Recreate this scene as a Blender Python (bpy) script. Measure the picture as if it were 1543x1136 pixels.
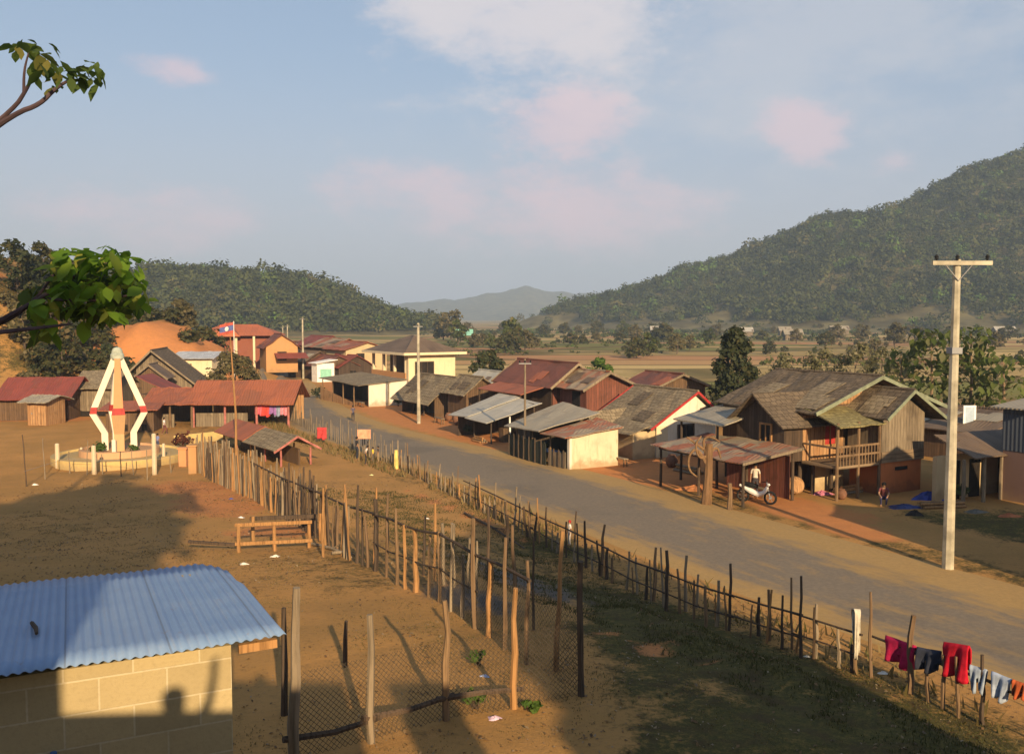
import bpy, math, random
import numpy as np
from mathutils import Vector, Matrix, noise
R = math.radians
sc = bpy.context.scene
for o in list(bpy.data.objects): bpy.data.objects.remove(o)
rng = random.Random(7)
C = sc.collection

# ---------------------------------------------------------------- camera
FPX, HOR, CX, CY = 1400.0, 478.0, 771.5, 568.0
PITCH = math.atan((CY - HOR) / FPX)
CAM = Vector((0, 0, 8.0))
cd = bpy.data.cameras.new('camera'); cam = bpy.data.objects.new('camera', cd); C.objects.link(cam)
cam.location = CAM; cam.rotation_euler = (R(90) - PITCH, 0, 0)
cd.sensor_fit = 'HORIZONTAL'; cd.sensor_width = 36; cd.lens = 36 * FPX / 1543; cd.clip_end = 20000; cd.clip_start = .05
sc.camera = cam
FW = Vector((0, math.cos(PITCH), -math.sin(PITCH))); UP = Vector((0, math.sin(PITCH), math.cos(PITCH)))

# ---------------------------------------------------------------- sun and sky
SUN_EL, SUN_AZ = 19.5, 17.0            # degrees; sun stands behind the viewer and to the right
sdir = Vector((math.sin(R(SUN_AZ)) * math.cos(R(SUN_EL)), -math.cos(R(SUN_AZ)) * math.cos(R(SUN_EL)), math.sin(R(SUN_EL))))
ld = bpy.data.lights.new('sun', 'SUN'); ld.energy = 5.0; ld.angle = R(0.6); ld.color = (1.0, 0.735, 0.43)
lo = bpy.data.objects.new('sun', ld); C.objects.link(lo); lo.location = (20, -60, 60)
lo.rotation_euler = sdir.to_track_quat('Z', 'Y').to_euler()

w = bpy.data.worlds.new('World'); sc.world = w; w.use_nodes = True
nt = w.node_tree; nt.nodes.clear()
def wn(t, **k):
    n = nt.nodes.new(t)
    for a, b in k.items(): setattr(n, a, b)
    return n
out = wn('ShaderNodeOutputWorld'); bg = wn('ShaderNodeBackground'); nt.links.new(bg.outputs[0], out.inputs[0])
bg.inputs[1].default_value = 0.068
sky = wn('ShaderNodeTexSky', sky_type='NISHITA'); sky.sun_disc = False; sky.sun_elevation = R(SUN_EL)
sky.sun_rotation = R(180 - SUN_AZ); sky.altitude = 300; sky.air_density = 1.1; sky.dust_density = 2.0; sky.ozone_density = 1.6
tc = wn('ShaderNodeTexCoord')
def wmath(op, a, b=None, c=None):
    n = wn('ShaderNodeMath', operation=op)
    for i, v in enumerate((a, b, c)):
        if v is None: continue
        if isinstance(v, (int, float)): n.inputs[i].default_value = v
        else: nt.links.new(v, n.inputs[i])
    return n.outputs[0]
def wmix(f, a, b):
    n = wn('ShaderNodeMix', data_type='RGBA')
    for i, v in ((0, f), (6, a), (7, b)):
        if isinstance(v, (int, float)): n.inputs[i].default_value = v
        elif isinstance(v, tuple): n.inputs[i].default_value = (*v, 1)
        else: nt.links.new(v, n.inputs[i])
    return n.outputs[2]
nz = wn('ShaderNodeTexNoise'); nz.inputs['Scale'].default_value = 5.0; nz.inputs['Detail'].default_value = 10; nz.inputs['Roughness'].default_value = .66
mp = wn('ShaderNodeMapping'); mp.inputs['Scale'].default_value = (1, 1, 2.0); nt.links.new(tc.outputs['Generated'], mp.inputs[0]); nt.links.new(mp.outputs[0], nz.inputs['Vector'])
def cloud(az, el, raz, rel, lo_, hi_, amt):      # a bank of cloud round one direction of the sky
    d = Vector((math.sin(R(az)) * math.cos(R(el)), math.cos(R(az)) * math.cos(R(el)), math.sin(R(el))))
    s = wn('ShaderNodeVectorMath', operation='SUBTRACT'); nt.links.new(tc.outputs['Generated'], s.inputs[0]); s.inputs[1].default_value = d
    m = wn('ShaderNodeMapping', vector_type='VECTOR'); m.inputs['Scale'].default_value = (1 / math.radians(raz), 1 / math.radians(raz), 1 / math.radians(rel)); nt.links.new(s.outputs[0], m.inputs[0])
    l = wn('ShaderNodeVectorMath', operation='LENGTH'); nt.links.new(m.outputs[0], l.inputs[0])
    f = wmath('SUBTRACT', 1.0, l.outputs['Value'])
    f = wmath('ADD', f, wmath('MULTIPLY', wmath('SUBTRACT', nz.outputs['Fac'], .5), 5.6))
    mr = wn('ShaderNodeMapRange', interpolation_type='SMOOTHSTEP'); nt.links.new(f, mr.inputs[0]); mr.inputs[1].default_value = lo_; mr.inputs[2].default_value = hi_; mr.inputs[4].default_value = amt
    return mr.outputs[0]
def azel(px, py):
    d = (FW * FPX + Vector((1, 0, 0)) * (px - CX) + UP * (CY - py)).normalized()
    return math.degrees(math.atan2(d.x, d.y)), math.degrees(math.asin(d.z))
CLOUD_W, CLOUD_P, CLOUD_G = (7.6, 7.0, 7.2), (7.6, 6.0, 6.5), (6.0, 6.1, 6.6)
col = wmix(0.45, sky.outputs[0], (4.6, 5.7, 7.6))
sepd = wn('ShaderNodeSeparateXYZ'); nt.links.new(tc.outputs['Generated'], sepd.inputs[0])
low = wn('ShaderNodeMapRange', interpolation_type='SMOOTHSTEP'); nt.links.new(sepd.outputs[2], low.inputs[0]); low.inputs[1].default_value = .30; low.inputs[2].default_value = .0; low.inputs[4].default_value = .80
col = wmix(low.outputs[0], col, (5.5, 5.25, 5.9))      # milky lilac air low in the sky
a, e = azel(1150, 60); col = wmix(cloud(a, e, 17, 8, -.5, 1.2, .62), col, CLOUD_G)
a, e = azel(790, 30); col = wmix(cloud(a, e, 9, 4.6, -.3, 1.0, .8), col, CLOUD_W)
a, e = azel(850, 180); col = wmix(cloud(a, e, 3.6, 2.2, -.3, .9, .75), col, CLOUD_P)
a, e = azel(1225, 208); col = wmix(cloud(a, e, 2.4, 1.7, -.2, .9, .75), col, CLOUD_P)
a, e = azel(285, 112); col = wmix(cloud(a, e, 2.4, .9, -.2, .9, .7), col, CLOUD_P)
a, e = azel(700, 300); col = wmix(cloud(a, e, 6, 2.0, -.5, 1.0, .8), col, CLOUD_P)
a, e = azel(900, 305); col = wmix(cloud(a, e, 6.5, 2.2, -.5, 1.0, .85), col, CLOUD_P)
a, e = azel(120, 318); col = wmix(cloud(a, e, 8, 2.0, -.4, 1.0, .75), col, CLOUD_P)
a, e = azel(1350, 245); col = wmix(cloud(a, e, 2, 1, 0.1, 1.1, .45), col, CLOUD_P)
nt.links.new(col, bg.inputs[0])
sc.view_settings.view_transform = 'Standard'; sc.view_settings.look = 'None'; sc.view_settings.exposure = 0.62; sc.view_settings.gamma = 1
sc.cycles.max_bounces = 5; sc.cycles.diffuse_bounces = 3; sc.cycles.transparent_max_bounces = 6; sc.cycles.volume_bounces = 0
sc.cycles.use_denoising = True

# ---------------------------------------------------------------- projection helpers (pixels of the 1543 x 1136 photograph)
def ray(px, py): return (FW * FPX + Vector((1, 0, 0)) * (px - CX) + UP * (CY - py)).normalized()
def proj(p):
    d = Vector(p) - CAM; z = d.dot(FW)
    return (CX + FPX * d.x / z, CY - FPX * d.dot(UP) / z)

# ---------------------------------------------------------------- terrain functions
ROADC = np.array([(40, -25), (26, 0), (20, 10.7), (13, 23.1), (7.6, 32.7), (.9, 46.6), (-8.0, 59.8), (-13.3, 69), (-18.6, 82.5), (-26.5, 108), (-34.5, 138), (-40, 165), (-43, 200)], float)
ROADW = [3.4, 3.4, 3.4, 3.4, 3.35, 3.2, 2.9, 2.8, 2.8, 2.8, 2.8, 2.8, 2.8]
def chaikin(p, k=3):
    p = np.asarray(p, float)
    for _ in range(k):
        q = p[:-1] * .75 + p[1:] * .25; r = p[:-1] * .25 + p[1:] * .75
        m = np.empty((len(q) * 2, p.shape[1])); m[0::2] = q; m[1::2] = r
        p = np.vstack([p[:1], m, p[-1:]])
    return p
RC = chaikin(np.column_stack([ROADC, ROADW]), 3); RS0 = chaikin(np.column_stack([ROADC, ROADW]), 2)
def road_s(x, y):                      # signed distance from the road's edge: positive on the left (yard) side
    x = np.atleast_1d(np.asarray(x, float)); y = np.atleast_1d(np.asarray(y, float)); o_ = []
    A, B = RS0[:-1], RS0[1:]; D = B - A; LL = D[:, 0] ** 2 + D[:, 1] ** 2
    for i in range(0, len(x), 4000):
        px, py = x[i:i + 4000, None], y[i:i + 4000, None]
        t = np.clip(((px - A[:, 0]) * D[:, 0] + (py - A[:, 1]) * D[:, 1]) / LL, 0, 1)
        qx, qy = px - A[:, 0] - t * D[:, 0], py - A[:, 1] - t * D[:, 1]; d = qx * qx + qy * qy; k = d.argmin(1); r = np.arange(len(k))
        d = np.sqrt(d[r, k]); sg = D[k, 0] * qy[r, k] - D[k, 1] * qx[r, k]; hw = A[k, 2]
        o_.append(np.where(sg >= 0, d - hw, -(d + hw)))
    return np.concatenate(o_)     # left: s>0 beyond edge, right: s < -2hw beyond far edge
def sstep(t): t = np.clip(t, 0, 1); return t * t * (3 - 2 * t)
_r = np.random.RandomState(3); _ph = _r.rand(24, 4)
def fnoise(x, y, sc_=1.0, k0=0):
    v = 0
    for k in range(6):
        a = _ph[(k + k0) % 24]; f = sc_ * (1.0 + k * .75)
        v = v + np.sin(f * (x * math.cos(a[0] * 6.3) + y * math.sin(a[0] * 6.3)) + a[1] * 6.3) * np.cos(f * .8 * (x * math.cos(a[2] * 6.3) + y * math.sin(a[2] * 6.3)) + a[3] * 6.3) / (1 + k * .5)
    return v / 1.6
def terrain(x, y):
    x = np.atleast_1d(np.asarray(x, float)); y = np.atleast_1d(np.asarray(y, float))
    s = road_s(x, y)
    A = np.interp(y, [-60, 0, 4, 7, 12, 18, 30, 48], [6, 5, 4.2, 3.2, 1.9, 1.75, .8, 0])
    z = A * sstep((s - 2.6) / 6.5)
    near = sstep((s - 2) / 3)
    z = z + .05 * fnoise(x, y, 1.1) * near + .03 * fnoise(x, y, 3.1, 5) * near
    z = z + .12 * fnoise(x, y, .9, 9) * sstep((s - 2.5) / 2) * sstep((9.5 - s) / 2) * sstep((40 - y) / 15)   # lumpy bank
    # left hillock behind the houses
    toe = -35.0 - .16 * np.maximum(0, y - 95)
    h = 15.5 * sstep((toe - x) / 27.0) * sstep((y - 76) / 26.0) * sstep((190 - y) / 60)
    h = h * (1 + .05 * fnoise(x, y, .13, 3)) + .3 * fnoise(x, y, .5, 2) * sstep(h / 3)
    hx = 8.3 + .35 * fnoise(x, y, .6, 3) - .60 * np.maximum(0, x + 42.3) - .20 * np.maximum(0, -x - 42.3)
    gul = np.abs(np.sin(x * 1.1 + 1.6 * fnoise(x, y, .25, 2))) * .7 + np.abs(np.sin(x * 2.9 + fnoise(x, y, .5, 6))) * .25
    h = np.maximum(h, (hx - gul) * np.clip((y - 99 - .8 * fnoise(x, y, .4, 9)) / 9.0, 0, 1) ** .8 * sstep((125 - y) / 9) * sstep((x + 62) / 8))
    z = z + h
    z = z + .38 * np.exp(-((s - 6.6 - .5 * fnoise(x, y, .25, 5)) / .8) ** 2) * sstep((27 - y) / 8) * sstep((y - 8) / 4)      # earthen lip of the bank
    # ground swells a little in the valley
    z = z + sstep((y - 150) / 250) * .5 * fnoise(x, y, .03, 1) * sstep((1200 - y) / 300)
    return z
def tz(x, y): return float(terrain(x, y)[0])
def G(px, py):                          # ground point under a pixel
    d = ray(px, py); lo_, hi_ = 3.0, 2000.0
    for n in (220, 30, 30, 30):
        ts = np.geomspace(lo_, hi_, n); below = CAM.z + d.z * ts < terrain(d.x * ts, d.y * ts); k = int(below.argmax()) if below.any() else n - 1
        lo_, hi_ = ts[max(0, k - 1)], ts[k]
    p = CAM + d * hi_; return Vector((p.x, p.y, tz(p.x, p.y)))
def atY(px, py, Y):
    d = ray(px, py); return CAM + d * (Y / d.y)
def hgt(P, py):                         # world z seen at pixel row py above ground point P
    lo_, hi_ = P[2] - 30, P[2] + 300
    for _ in range(50):
        m = (lo_ + hi_) / 2
        if proj((P[0], P[1], m))[1] > py: lo_ = m
        else: hi_ = m
    return lo_
def span(P, d, px, h=0.0):              # length along horizontal direction d from P until the picture column is px
    r = (px - CX) / FPX
    # (P.x + t dx) / ((P-CAM+t d).FW) = r   (height h above P)
    q = Vector((P[0], P[1], P[2] + h)) - CAM
    return (r * q.dot(FW) - q.x) / (d[0] - r * Vector((d[0], d[1], 0)).dot(FW))

# ---------------------------------------------------------------- object helpers
def tag(o, label=None, cat=None, group=None, kind=None):
    if label: o['label'] = label
    if cat: o['category'] = cat
    if group: o['group'] = group
    if kind: o['kind'] = kind
    return o
def thing(name, loc, label, cat, group=None):
    o = bpy.data.objects.new(name, None); C.objects.link(o); o.location = loc; o.empty_display_size = .2
    tag(o, label, cat, group); o['_w'] = [float(v) for v in loc]; return o
def world_of(o):
    v = Vector((0, 0, 0))
    while o: v = v + o.location; o = o.parent
    return v
class MB:
    def __init__(s): s.v = []; s.f = []; s.mi = []
    def add(s, vs, fs, mi=0):
        n = len(s.v); s.v += [tuple(p) for p in vs]; s.f += [tuple(i + n for i in f) for f in fs]; s.mi += [mi] * len(fs); return s
    def box(s, a, b, mi=0, fr=None):    # axis box between corners, optionally in a frame
        x0, y0, z0 = a; x1, y1, z1 = b
        P = [(x, y, z) for z in (z0, z1) for x, y in ((x0, y0), (x1, y0), (x1, y1), (x0, y1))]
        if fr: P = [fr.P(*p) for p in P]
        return s.add(P, [(3, 2, 1, 0), (4, 5, 6, 7), (0, 1, 5, 4), (1, 2, 6, 5), (2, 3, 7, 6), (3, 0, 4, 7)], mi)
    def beam(s, p, q, w, h=None, mi=0):
        h = h or w; p, q = Vector(p), Vector(q); d = (q - p).normalized()
        r = Vector((0, 0, 1)).cross(d)
        if r.length < 1e-3: r = Vector((1, 0, 0))
        r.normalize(); u = d.cross(r)
        P = [e + r * a * w / 2 + u * b * h / 2 for e in (p, q) for a, b in ((-1, -1), (1, -1), (1, 1), (-1, 1))]
        return s.add(P, [(3, 2, 1, 0), (4, 5, 6, 7), (0, 1, 5, 4), (1, 2, 6, 5), (2, 3, 7, 6), (3, 0, 4, 7)], mi)
    def tube(s, pts, rad, n=8, mi=0, cap=True):
        pts = [Vector(p) for p in pts]; rad = rad if isinstance(rad, (list, tuple)) else [rad] * len(pts)
        V = []; F = []
        pr = None
        for i, p in enumerate(pts):
            d = (pts[min(i + 1, len(pts) - 1)] - pts[max(i - 1, 0)]).normalized()
            if pr is None: pr = d.orthogonal().normalized()
            else:
                pr = pr - d * pr.dot(d); pr = pr.normalized() if pr.length > 1e-4 else d.orthogonal().normalized()
            q = d.cross(pr)
            for k in range(n):
                a = 2 * math.pi * k / n; V.append(p + (pr * math.cos(a) + q * math.sin(a)) * rad[i])
        for i in range(len(pts) - 1):
            for k in range(n):
                k2 = (k + 1) % n; F.append((i * n + k, i * n + k2, (i + 1) * n + k2, (i + 1) * n + k))
        if cap: F.append(tuple(range(n - 1, -1, -1))); F.append(tuple((len(pts) - 1) * n + k for k in range(n)))
        return s.add(V, F, mi)
    def lathe(s, c, prof, n=24, mi=0):
        V = [(c[0] + r * math.cos(2 * math.pi * k / n), c[1] + r * math.sin(2 * math.pi * k / n), c[2] + z) for r, z in prof for k in range(n)]
        F = [(i * n + k, i * n + (k + 1) % n, (i + 1) * n + (k + 1) % n, (i + 1) * n + k) for i in range(len(prof) - 1) for k in range(n)]
        F += [tuple(range(n - 1, -1, -1)), tuple((len(prof) - 1) * n + k for k in range(n))]
        return s.add(V, F, mi)
    def prism(s, poly, d, mi=0):        # polygon (list of points) extruded by vector d
        n = len(poly); d = Vector(d); P = [Vector(p) for p in poly]; Q = [p + d for p in P]
        return s.add(P + Q, [tuple(range(n - 1, -1, -1)), tuple(range(n, 2 * n))] + [(i, (i + 1) % n, n + (i + 1) % n, n + i) for i in range(n)], mi)
    def sheet(s, a, b, c, d, t=.05, mi=0, nu=1, nv=1, wob=0.0):   # thick quad; a-b along eave, d-c along ridge; wobble for sagging roofs
        a, b, c, d = map(Vector, (a, b, c, d)); nrm = (b - a).cross(d - a).normalized()
        if nrm.z < 0: nrm = -nrm
        V = []; 
        for j in range(nv + 1):
            for i in range(nu + 1):
                u, v_ = i / nu, j / nv
                p = (a * (1 - u) + b * u) * (1 - v_) + (d * (1 - u) + c * u) * v_
                V.append(p + nrm * (rng.uniform(-wob, wob) if wob else 0))
        n = len(V); V = V + [p - nrm * t for p in V]
        F = []
        for j in range(nv):
            for i in range(nu):
                k = j * (nu + 1) + i; q = (k, k + 1, k + nu + 2, k + nu + 1); F.append(q); F.append(tuple(n + x for x in reversed(q)))
        for i in range(nu):
            F.append((i + n, i + 1 + n, i + 1, i)); k = nv * (nu + 1) + i; F.append((k, k + 1, k + 1 + n, k + n))
        for j in range(nv):
            k = j * (nu + 1); F.append((k, k + nu + 1, k + nu + 1 + n, k + n)); k = k + nu; F.append((k + n, k + nu + 1 + n, k + nu + 1, k))
        return s.add(V, F, mi)
    def build(s, name, mats, parent=None, base=None, smooth=False):
        if not isinstance(mats, (list, tuple)): mats = [mats]
        v = np.array(s.v, dtype=float)
        off = np.array(world_of(parent)) if parent else np.array(base if base is not None else (v[:, 0].mean(), v[:, 1].mean(), v[:, 2].min()))
        me = bpy.data.meshes.new(name); me.from_pydata((v - off).tolist(), [], s.f)
        for m in mats: me.materials.append(m)
        me.polygons.foreach_set('material_index', s.mi)
        if smooth: me.polygons.foreach_set('use_smooth', [True] * len(s.f))
        me.update(); autouv(me)
        o = bpy.data.objects.new(name, me); C.objects.link(o)
        if parent: o.parent = parent
        else: o.location = off
        return o
def autouv(me):                         # metre-scaled uv on every face: u level, v up the slope
    nl = len(me.loops); nf = len(me.polygons)
    co = np.empty(len(me.vertices) * 3); me.vertices.foreach_get('co', co); co = co.reshape(-1, 3)
    nr = np.empty(nf * 3); me.polygons.foreach_get('normal', nr); nr = nr.reshape(-1, 3)
    li = np.empty(nl, int); me.loops.foreach_get('vertex_index', li)
    lt = np.empty(nf, int); me.polygons.foreach_get('loop_total', lt)
    fi = np.repeat(np.arange(nf), lt)
    t = np.column_stack([-nr[:, 1], nr[:, 0], np.zeros(nf)]); l = np.linalg.norm(t, axis=1)
    t[l < 1e-4] = (1, 0, 0); l[l < 1e-4] = 1; t /= l[:, None]
    b = np.cross(nr, t)
    uv = np.column_stack([(co[li] * t[fi]).sum(1), (co[li] * b[fi]).sum(1)])
    me.uv_layers.new(name='UVMap').data.foreach_set('uv', uv.ravel())
def np_mesh(name, v, f, mat_, parent=None, base=(0, 0, 0), smooth=False, uv=False, attr=None):
    """v (n,3), f (m,k) arrays"""
    me = bpy.data.meshes.new(name); n, (m, k) = len(v), f.shape
    me.vertices.add(n); me.vertices.foreach_set('co', (np.asarray(v) - np.array(base)).astype(np.float32).ravel())
    me.loops.add(m * k); me.loops.foreach_set('vertex_index', f.astype(np.int32).ravel())
    me.polygons.add(m); me.polygons.foreach_set('loop_start', np.arange(0, m * k, k, dtype=np.int32))
    if smooth: me.polygons.foreach_set('use_smooth', np.ones(m, bool))
    if attr is not None:
        ca = me.color_attributes.new('mask', 'FLOAT_COLOR', 'POINT'); ca.data.foreach_set('color', attr.astype(np.float32).ravel())
    me.materials.append(mat_); me.update(calc_edges=True); me.validate()
    o = bpy.data.objects.new(name, me); C.objects.link(o)
    if parent: o.parent = parent
    else: o.location = base
    return o
class Fr:                               # local frame: a along u, b along v, h up
    def __init__(s, O, ang):
        s.O = Vector(O); s.u = Vector((math.cos(R(ang)), math.sin(R(ang)), 0)); s.v = Vector((s.u.y, -s.u.x, 0))
    def P(s, a, b, h=0): return s.O + s.u * a + s.v * b + Vector((0, 0, h))
    def sub(s, a, b, h=0, rot=0):
        f = Fr(s.P(a, b, h), math.degrees(math.atan2(s.u.y, s.u.x)) + rot); return f

# ---------------------------------------------------------------- materials
class NT:
    def __init__(s, name, rough=.9, spec=.2):
        s.m = bpy.data.materials.new(name); s.m.use_nodes = True; s.t = s.m.node_tree; s.b = s.t.nodes['Principled BSDF']
        s.b.inputs['Roughness'].default_value = rough; s.b.inputs['Specular IOR Level'].default_value = spec
    def n(s, typ, ins=None, **k):
        x = s.t.nodes.new('ShaderNode' + typ)
        for a, b in k.items(): setattr(x, a, b)
        for a, b in (ins or {}).items(): s.set(x.inputs[a], b)
        return x
    def set(s, i, v):
        if hasattr(v, 'node'): s.t.links.new(v, i)
        elif isinstance(v, tuple) and len(v) == 3 and i.type == 'RGBA': i.default_value = (*v, 1)
        else: i.default_value = v
    def math(s, op, a, b=0.0, clamp=False):
        x = s.n('Math', {0: a, 1: b}, operation=op); x.use_clamp = clamp; return x.outputs[0]
    def mix(s, f, a, b, mode='MIX'):
        x = s.n('Mix', {0: f, 6: a, 7: b}, data_type='RGBA', blend_type=mode); return x.outputs[2]
    def noise(s, vec, scale, detail=4, rough=.55):
        return s.n('TexNoise', {'Vector': vec, 'Scale': scale, 'Detail': detail, 'Roughness': rough}).outputs['Fac']
    def ramp(s, v, a, b): return s.n('MapRange', {0: v, 1: a, 2: b}, interpolation_type='SMOOTHSTEP').outputs[0]
    def uv(s): return s.n('UVMap').outputs[0]
    def obj(s): return s.n('TexCoord').outputs['Object']
    def pos(s): return s.n('NewGeometry').outputs['Position']
    def scale(s, vec, sx, sy, sz=1.0):
        return s.n('Mapping', {'Vector': vec, 'Scale': (sx, sy, sz)}).outputs[0]
    def rnd(s, vec): return s.n('TexWhiteNoise', {'Vector': vec}, noise_dimensions='3D').outputs['Value']
    def orand(s): return s.n('ObjectInfo').outputs['Random']
    def color(s, c): s.set(s.b.inputs['Base Color'], c)
    def bump(s, h, strength=.4, dist=.02):
        x = s.n('Bump', {'Height': h, 'Strength': strength, 'Distance': dist}); s.set(s.b.inputs['Normal'], x.outputs[0])
def tint(c, k): return tuple(min(1, x * k) for x in c)
def m_plain(name, c, rough=.85, var=.25, scale=3.0):
    t = NT(name, rough); p = t.obj(); f = t.noise(p, scale, 5, .6)
    t.color(t.mix(t.ramp(f, .3, .7), tint(c, 1 - var), tint(c, 1 + var))); t.bump(t.noise(p, scale * 8, 3), .25, .01); return t.m
def m_planks(name, c1, c2, wd=.16, horiz=False, dark=(.03, .022, .016)):
    t = NT(name, .88); uv = t.uv(); sp = t.n('SeparateXYZ', {0: uv}); u, v = sp.outputs[0], sp.outputs[1]
    if horiz: u, v = v, u
    q = t.math('DIVIDE', u, wd); idx = t.math('FLOOR', q); fr = t.math('FRACT', q)
    rn = t.rnd(t.n('CombineXYZ', {0: idx, 1: t.orand()}).outputs[0])
    gv = t.n('CombineXYZ', {0: t.math('MULTIPLY', u, 22.0), 1: t.math('MULTIPLY', v, 1.4), 2: idx}).outputs[0]
    g = t.noise(gv, 1.0, 5, .6); big = t.noise(t.scale(uv, .9, .9), 1.0, 3)
    c = t.mix(rn, c1, c2); c = t.mix(t.ramp(g, .35, .75), c, t.mix(.55, c, dark)); c = t.mix(t.math('MULTIPLY', t.ramp(big, .5, .75), .45), c, dark)
    gap = t.math('LESS_THAN', t.math('MINIMUM', fr, t.math('SUBTRACT', 1.0, fr)), .05)
    c = t.mix(t.math('MULTIPLY', gap, .8), c, dark); t.color(c); t.bump(t.math('SUBTRACT', g, gap), .4, .015); return t.m
def m_wood(name, c1, c2):               # stakes, posts, beams: grain runs along object z
    t = NT(name, .9); p = t.obj(); g = t.noise(t.scale(p, 30, 30, 2.0), 1.0, 4, .6); b = t.noise(t.scale(p, 2, 2, 1.2), 1.0, 3)
    c = t.mix(t.orand(), c1, c2); c = t.mix(t.ramp(g, .4, .75), c, tint(c1, .35)); c = t.mix(t.math('MULTIPLY', t.ramp(b, .45, .75), .6), c, tint(c2, .4))
    t.color(c); t.bump(g, .4, .01); return t.m
def m_tin(name, base, rust, amt=.5, rough=.7, rib=.0, metal=0.0, sheetw=.8):
    t = NT(name, rough, .3); uv = t.uv(); sp = t.n('SeparateXYZ', {0: uv}); u, v = sp.outputs[0], sp.outputs[1]
    idx = t.n('CombineXYZ', {0: t.math('FLOOR', t.math('DIVIDE', u, sheetw)), 1: t.math('FLOOR', t.math('DIVIDE', v, 1.9)), 2: t.orand()}).outputs[0]
    rn = t.rnd(idx); st = t.noise(t.scale(uv, 6.0, .55), 1.0, 5, .65); big = t.noise(t.scale(uv, .8, .8), 1.0, 4, .6)
    f = t.math('ADD', t.math('ADD', t.math('MULTIPLY', st, .55), t.math('MULTIPLY', big, .6)), t.math('MULTIPLY', rn, .45))
    f = t.ramp(f, 1.25 - amt * .9, 1.55 - amt * .9)
    c = t.mix(t.math('MULTIPLY', rn, .5), base, tint(base, .7)); c = t.mix(f, c, t.mix(st, tint(rust, .55), tint(rust, 1.25)))
    fr = t.math('FRACT', t.math('DIVIDE', u, sheetw)); edge = t.math('LESS_THAN', fr, .05)
    c = t.mix(t.math('MULTIPLY', edge, .35), c, tint(rust, .4))
    fv = t.math('LESS_THAN', t.math('FRACT', t.math('DIVIDE', v, 1.9)), .03); c = t.mix(t.math('MULTIPLY', fv, .35), c, tint(rust, .4))
    rb = t.math('SINE', t.math('MULTIPLY', u, 2 * math.pi / .19))
    c = t.mix(t.math('MULTIPLY', t.ramp(rb, .2, 1.0), .22), c, tint(rust, .3))
    t.color(c); t.b.inputs['Metallic'].default_value = metal
    t.bump(rb, .35, .03); return t.m
def m_shingle(name, c1, c2, sx=.35, sy=.28):
    t = NT(name, .95); uv = t.uv()
    br = t.n('TexBrick', {'Vector': uv, 'Color1': c1, 'Color2': c2, 'Mortar': tint(c1, .35), 'Scale': 1.0, 'Mortar Size': .02, 'Brick Width': sx, 'Row Height': sy, 'Bias': 0.0})
    n1 = t.noise(t.scale(uv, .7, .9), 1.0, 5, .6); n2 = t.noise(t.scale(uv, 7, 3), 1.0, 3)
    c = t.mix(t.ramp(n1, .4, .7), br.outputs[0], t.mix(.5, br.outputs[0], tint(c2, .5))); c = t.mix(t.math('MULTIPLY', t.ramp(n2, .5, .8), .5), c, tint(c1, 1.5))
    t.color(c); t.bump(br.outputs['Fac'], .5, .03); return t.m
def m_plaster(name, c, stain=(.25, .17, .09), amt=.5):
    t = NT(name, .9); uv = t.uv(); sp = t.n('SeparateXYZ', {0: uv})
    n1 = t.noise(t.scale(uv, 3.5, .6), 1.0, 5, .65); n2 = t.noise(uv, 1.3, 5, .6)
    c_ = t.mix(t.math('MULTIPLY', t.ramp(n1, .5, .8), amt), c, stain); c_ = t.mix(t.math('MULTIPLY', t.ramp(n2, .45, .75), amt * .7), c_, tint(c, .6))
    c_ = t.mix(t.math('MULTIPLY', t.ramp(t.math('SUBTRACT', t.math('ADD', .55, t.math('MULTIPLY', t.math('SUBTRACT', n2, .5), 1.4)), sp.outputs[1]), 0.0, .5), .6 * min(1, amt * 2)), c_, stain)
    t.color(c_); t.bump(n2, .2, .01); return t.m
def m_block(name, c, mortar, bw=.4, bh=.2):
    t = NT(name, .95); uv = t.uv()
    br = t.n('TexBrick', {'Vector': uv, 'Color1': tint(c, 1.08), 'Color2': tint(c, .86), 'Mortar': mortar, 'Scale': 1.0, 'Mortar Size': .008, 'Mortar Smooth': .2, 'Brick Width': bw, 'Row Height': bh, 'Bias': 0.0})
    n = t.noise(uv, 26, 5, .7); n2 = t.noise(uv, 2.2, 4)
    c_ = t.mix(t.math('MULTIPLY', t.ramp(n, .45, .8), .45), br.outputs[0], tint(c, .6)); c_ = t.mix(t.math('MULTIPLY', t.ramp(n2, .5, .8), .35), c_, tint(c, .65))
    t.color(c_); t.bump(t.math('SUBTRACT', n, t.math('MULTIPLY', br.outputs['Fac'], 2.0)), .5, .012); return t.m
def m_leaf(name, c1, c2, c3=None, trans=.35):
    t = NT(name, .7, .25); rp = t.n('NewGeometry').outputs['Random Per Island']
    c = t.mix(rp, c1, c2); 
    if c3: c = t.mix(t.ramp(t.rnd(t.n('CombineXYZ', {0: rp, 1: 3.1}).outputs[0]), .75, .95), c, c3)
    c = t.mix(t.math('MULTIPLY', t.orand(), .35), c, tint(c1, .6))
    t.color(c)
    tr = t.n('BsdfTranslucent', {'Color': t.mix(.5, c, tint(c2, 1.3))}); mx = t.n('MixShader', {0: trans, 1: t.b.outputs[0], 2: tr.outputs[0]})
    t.t.links.new(mx.outputs[0], t.t.nodes['Material Output'].inputs[0]); return t.m
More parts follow.
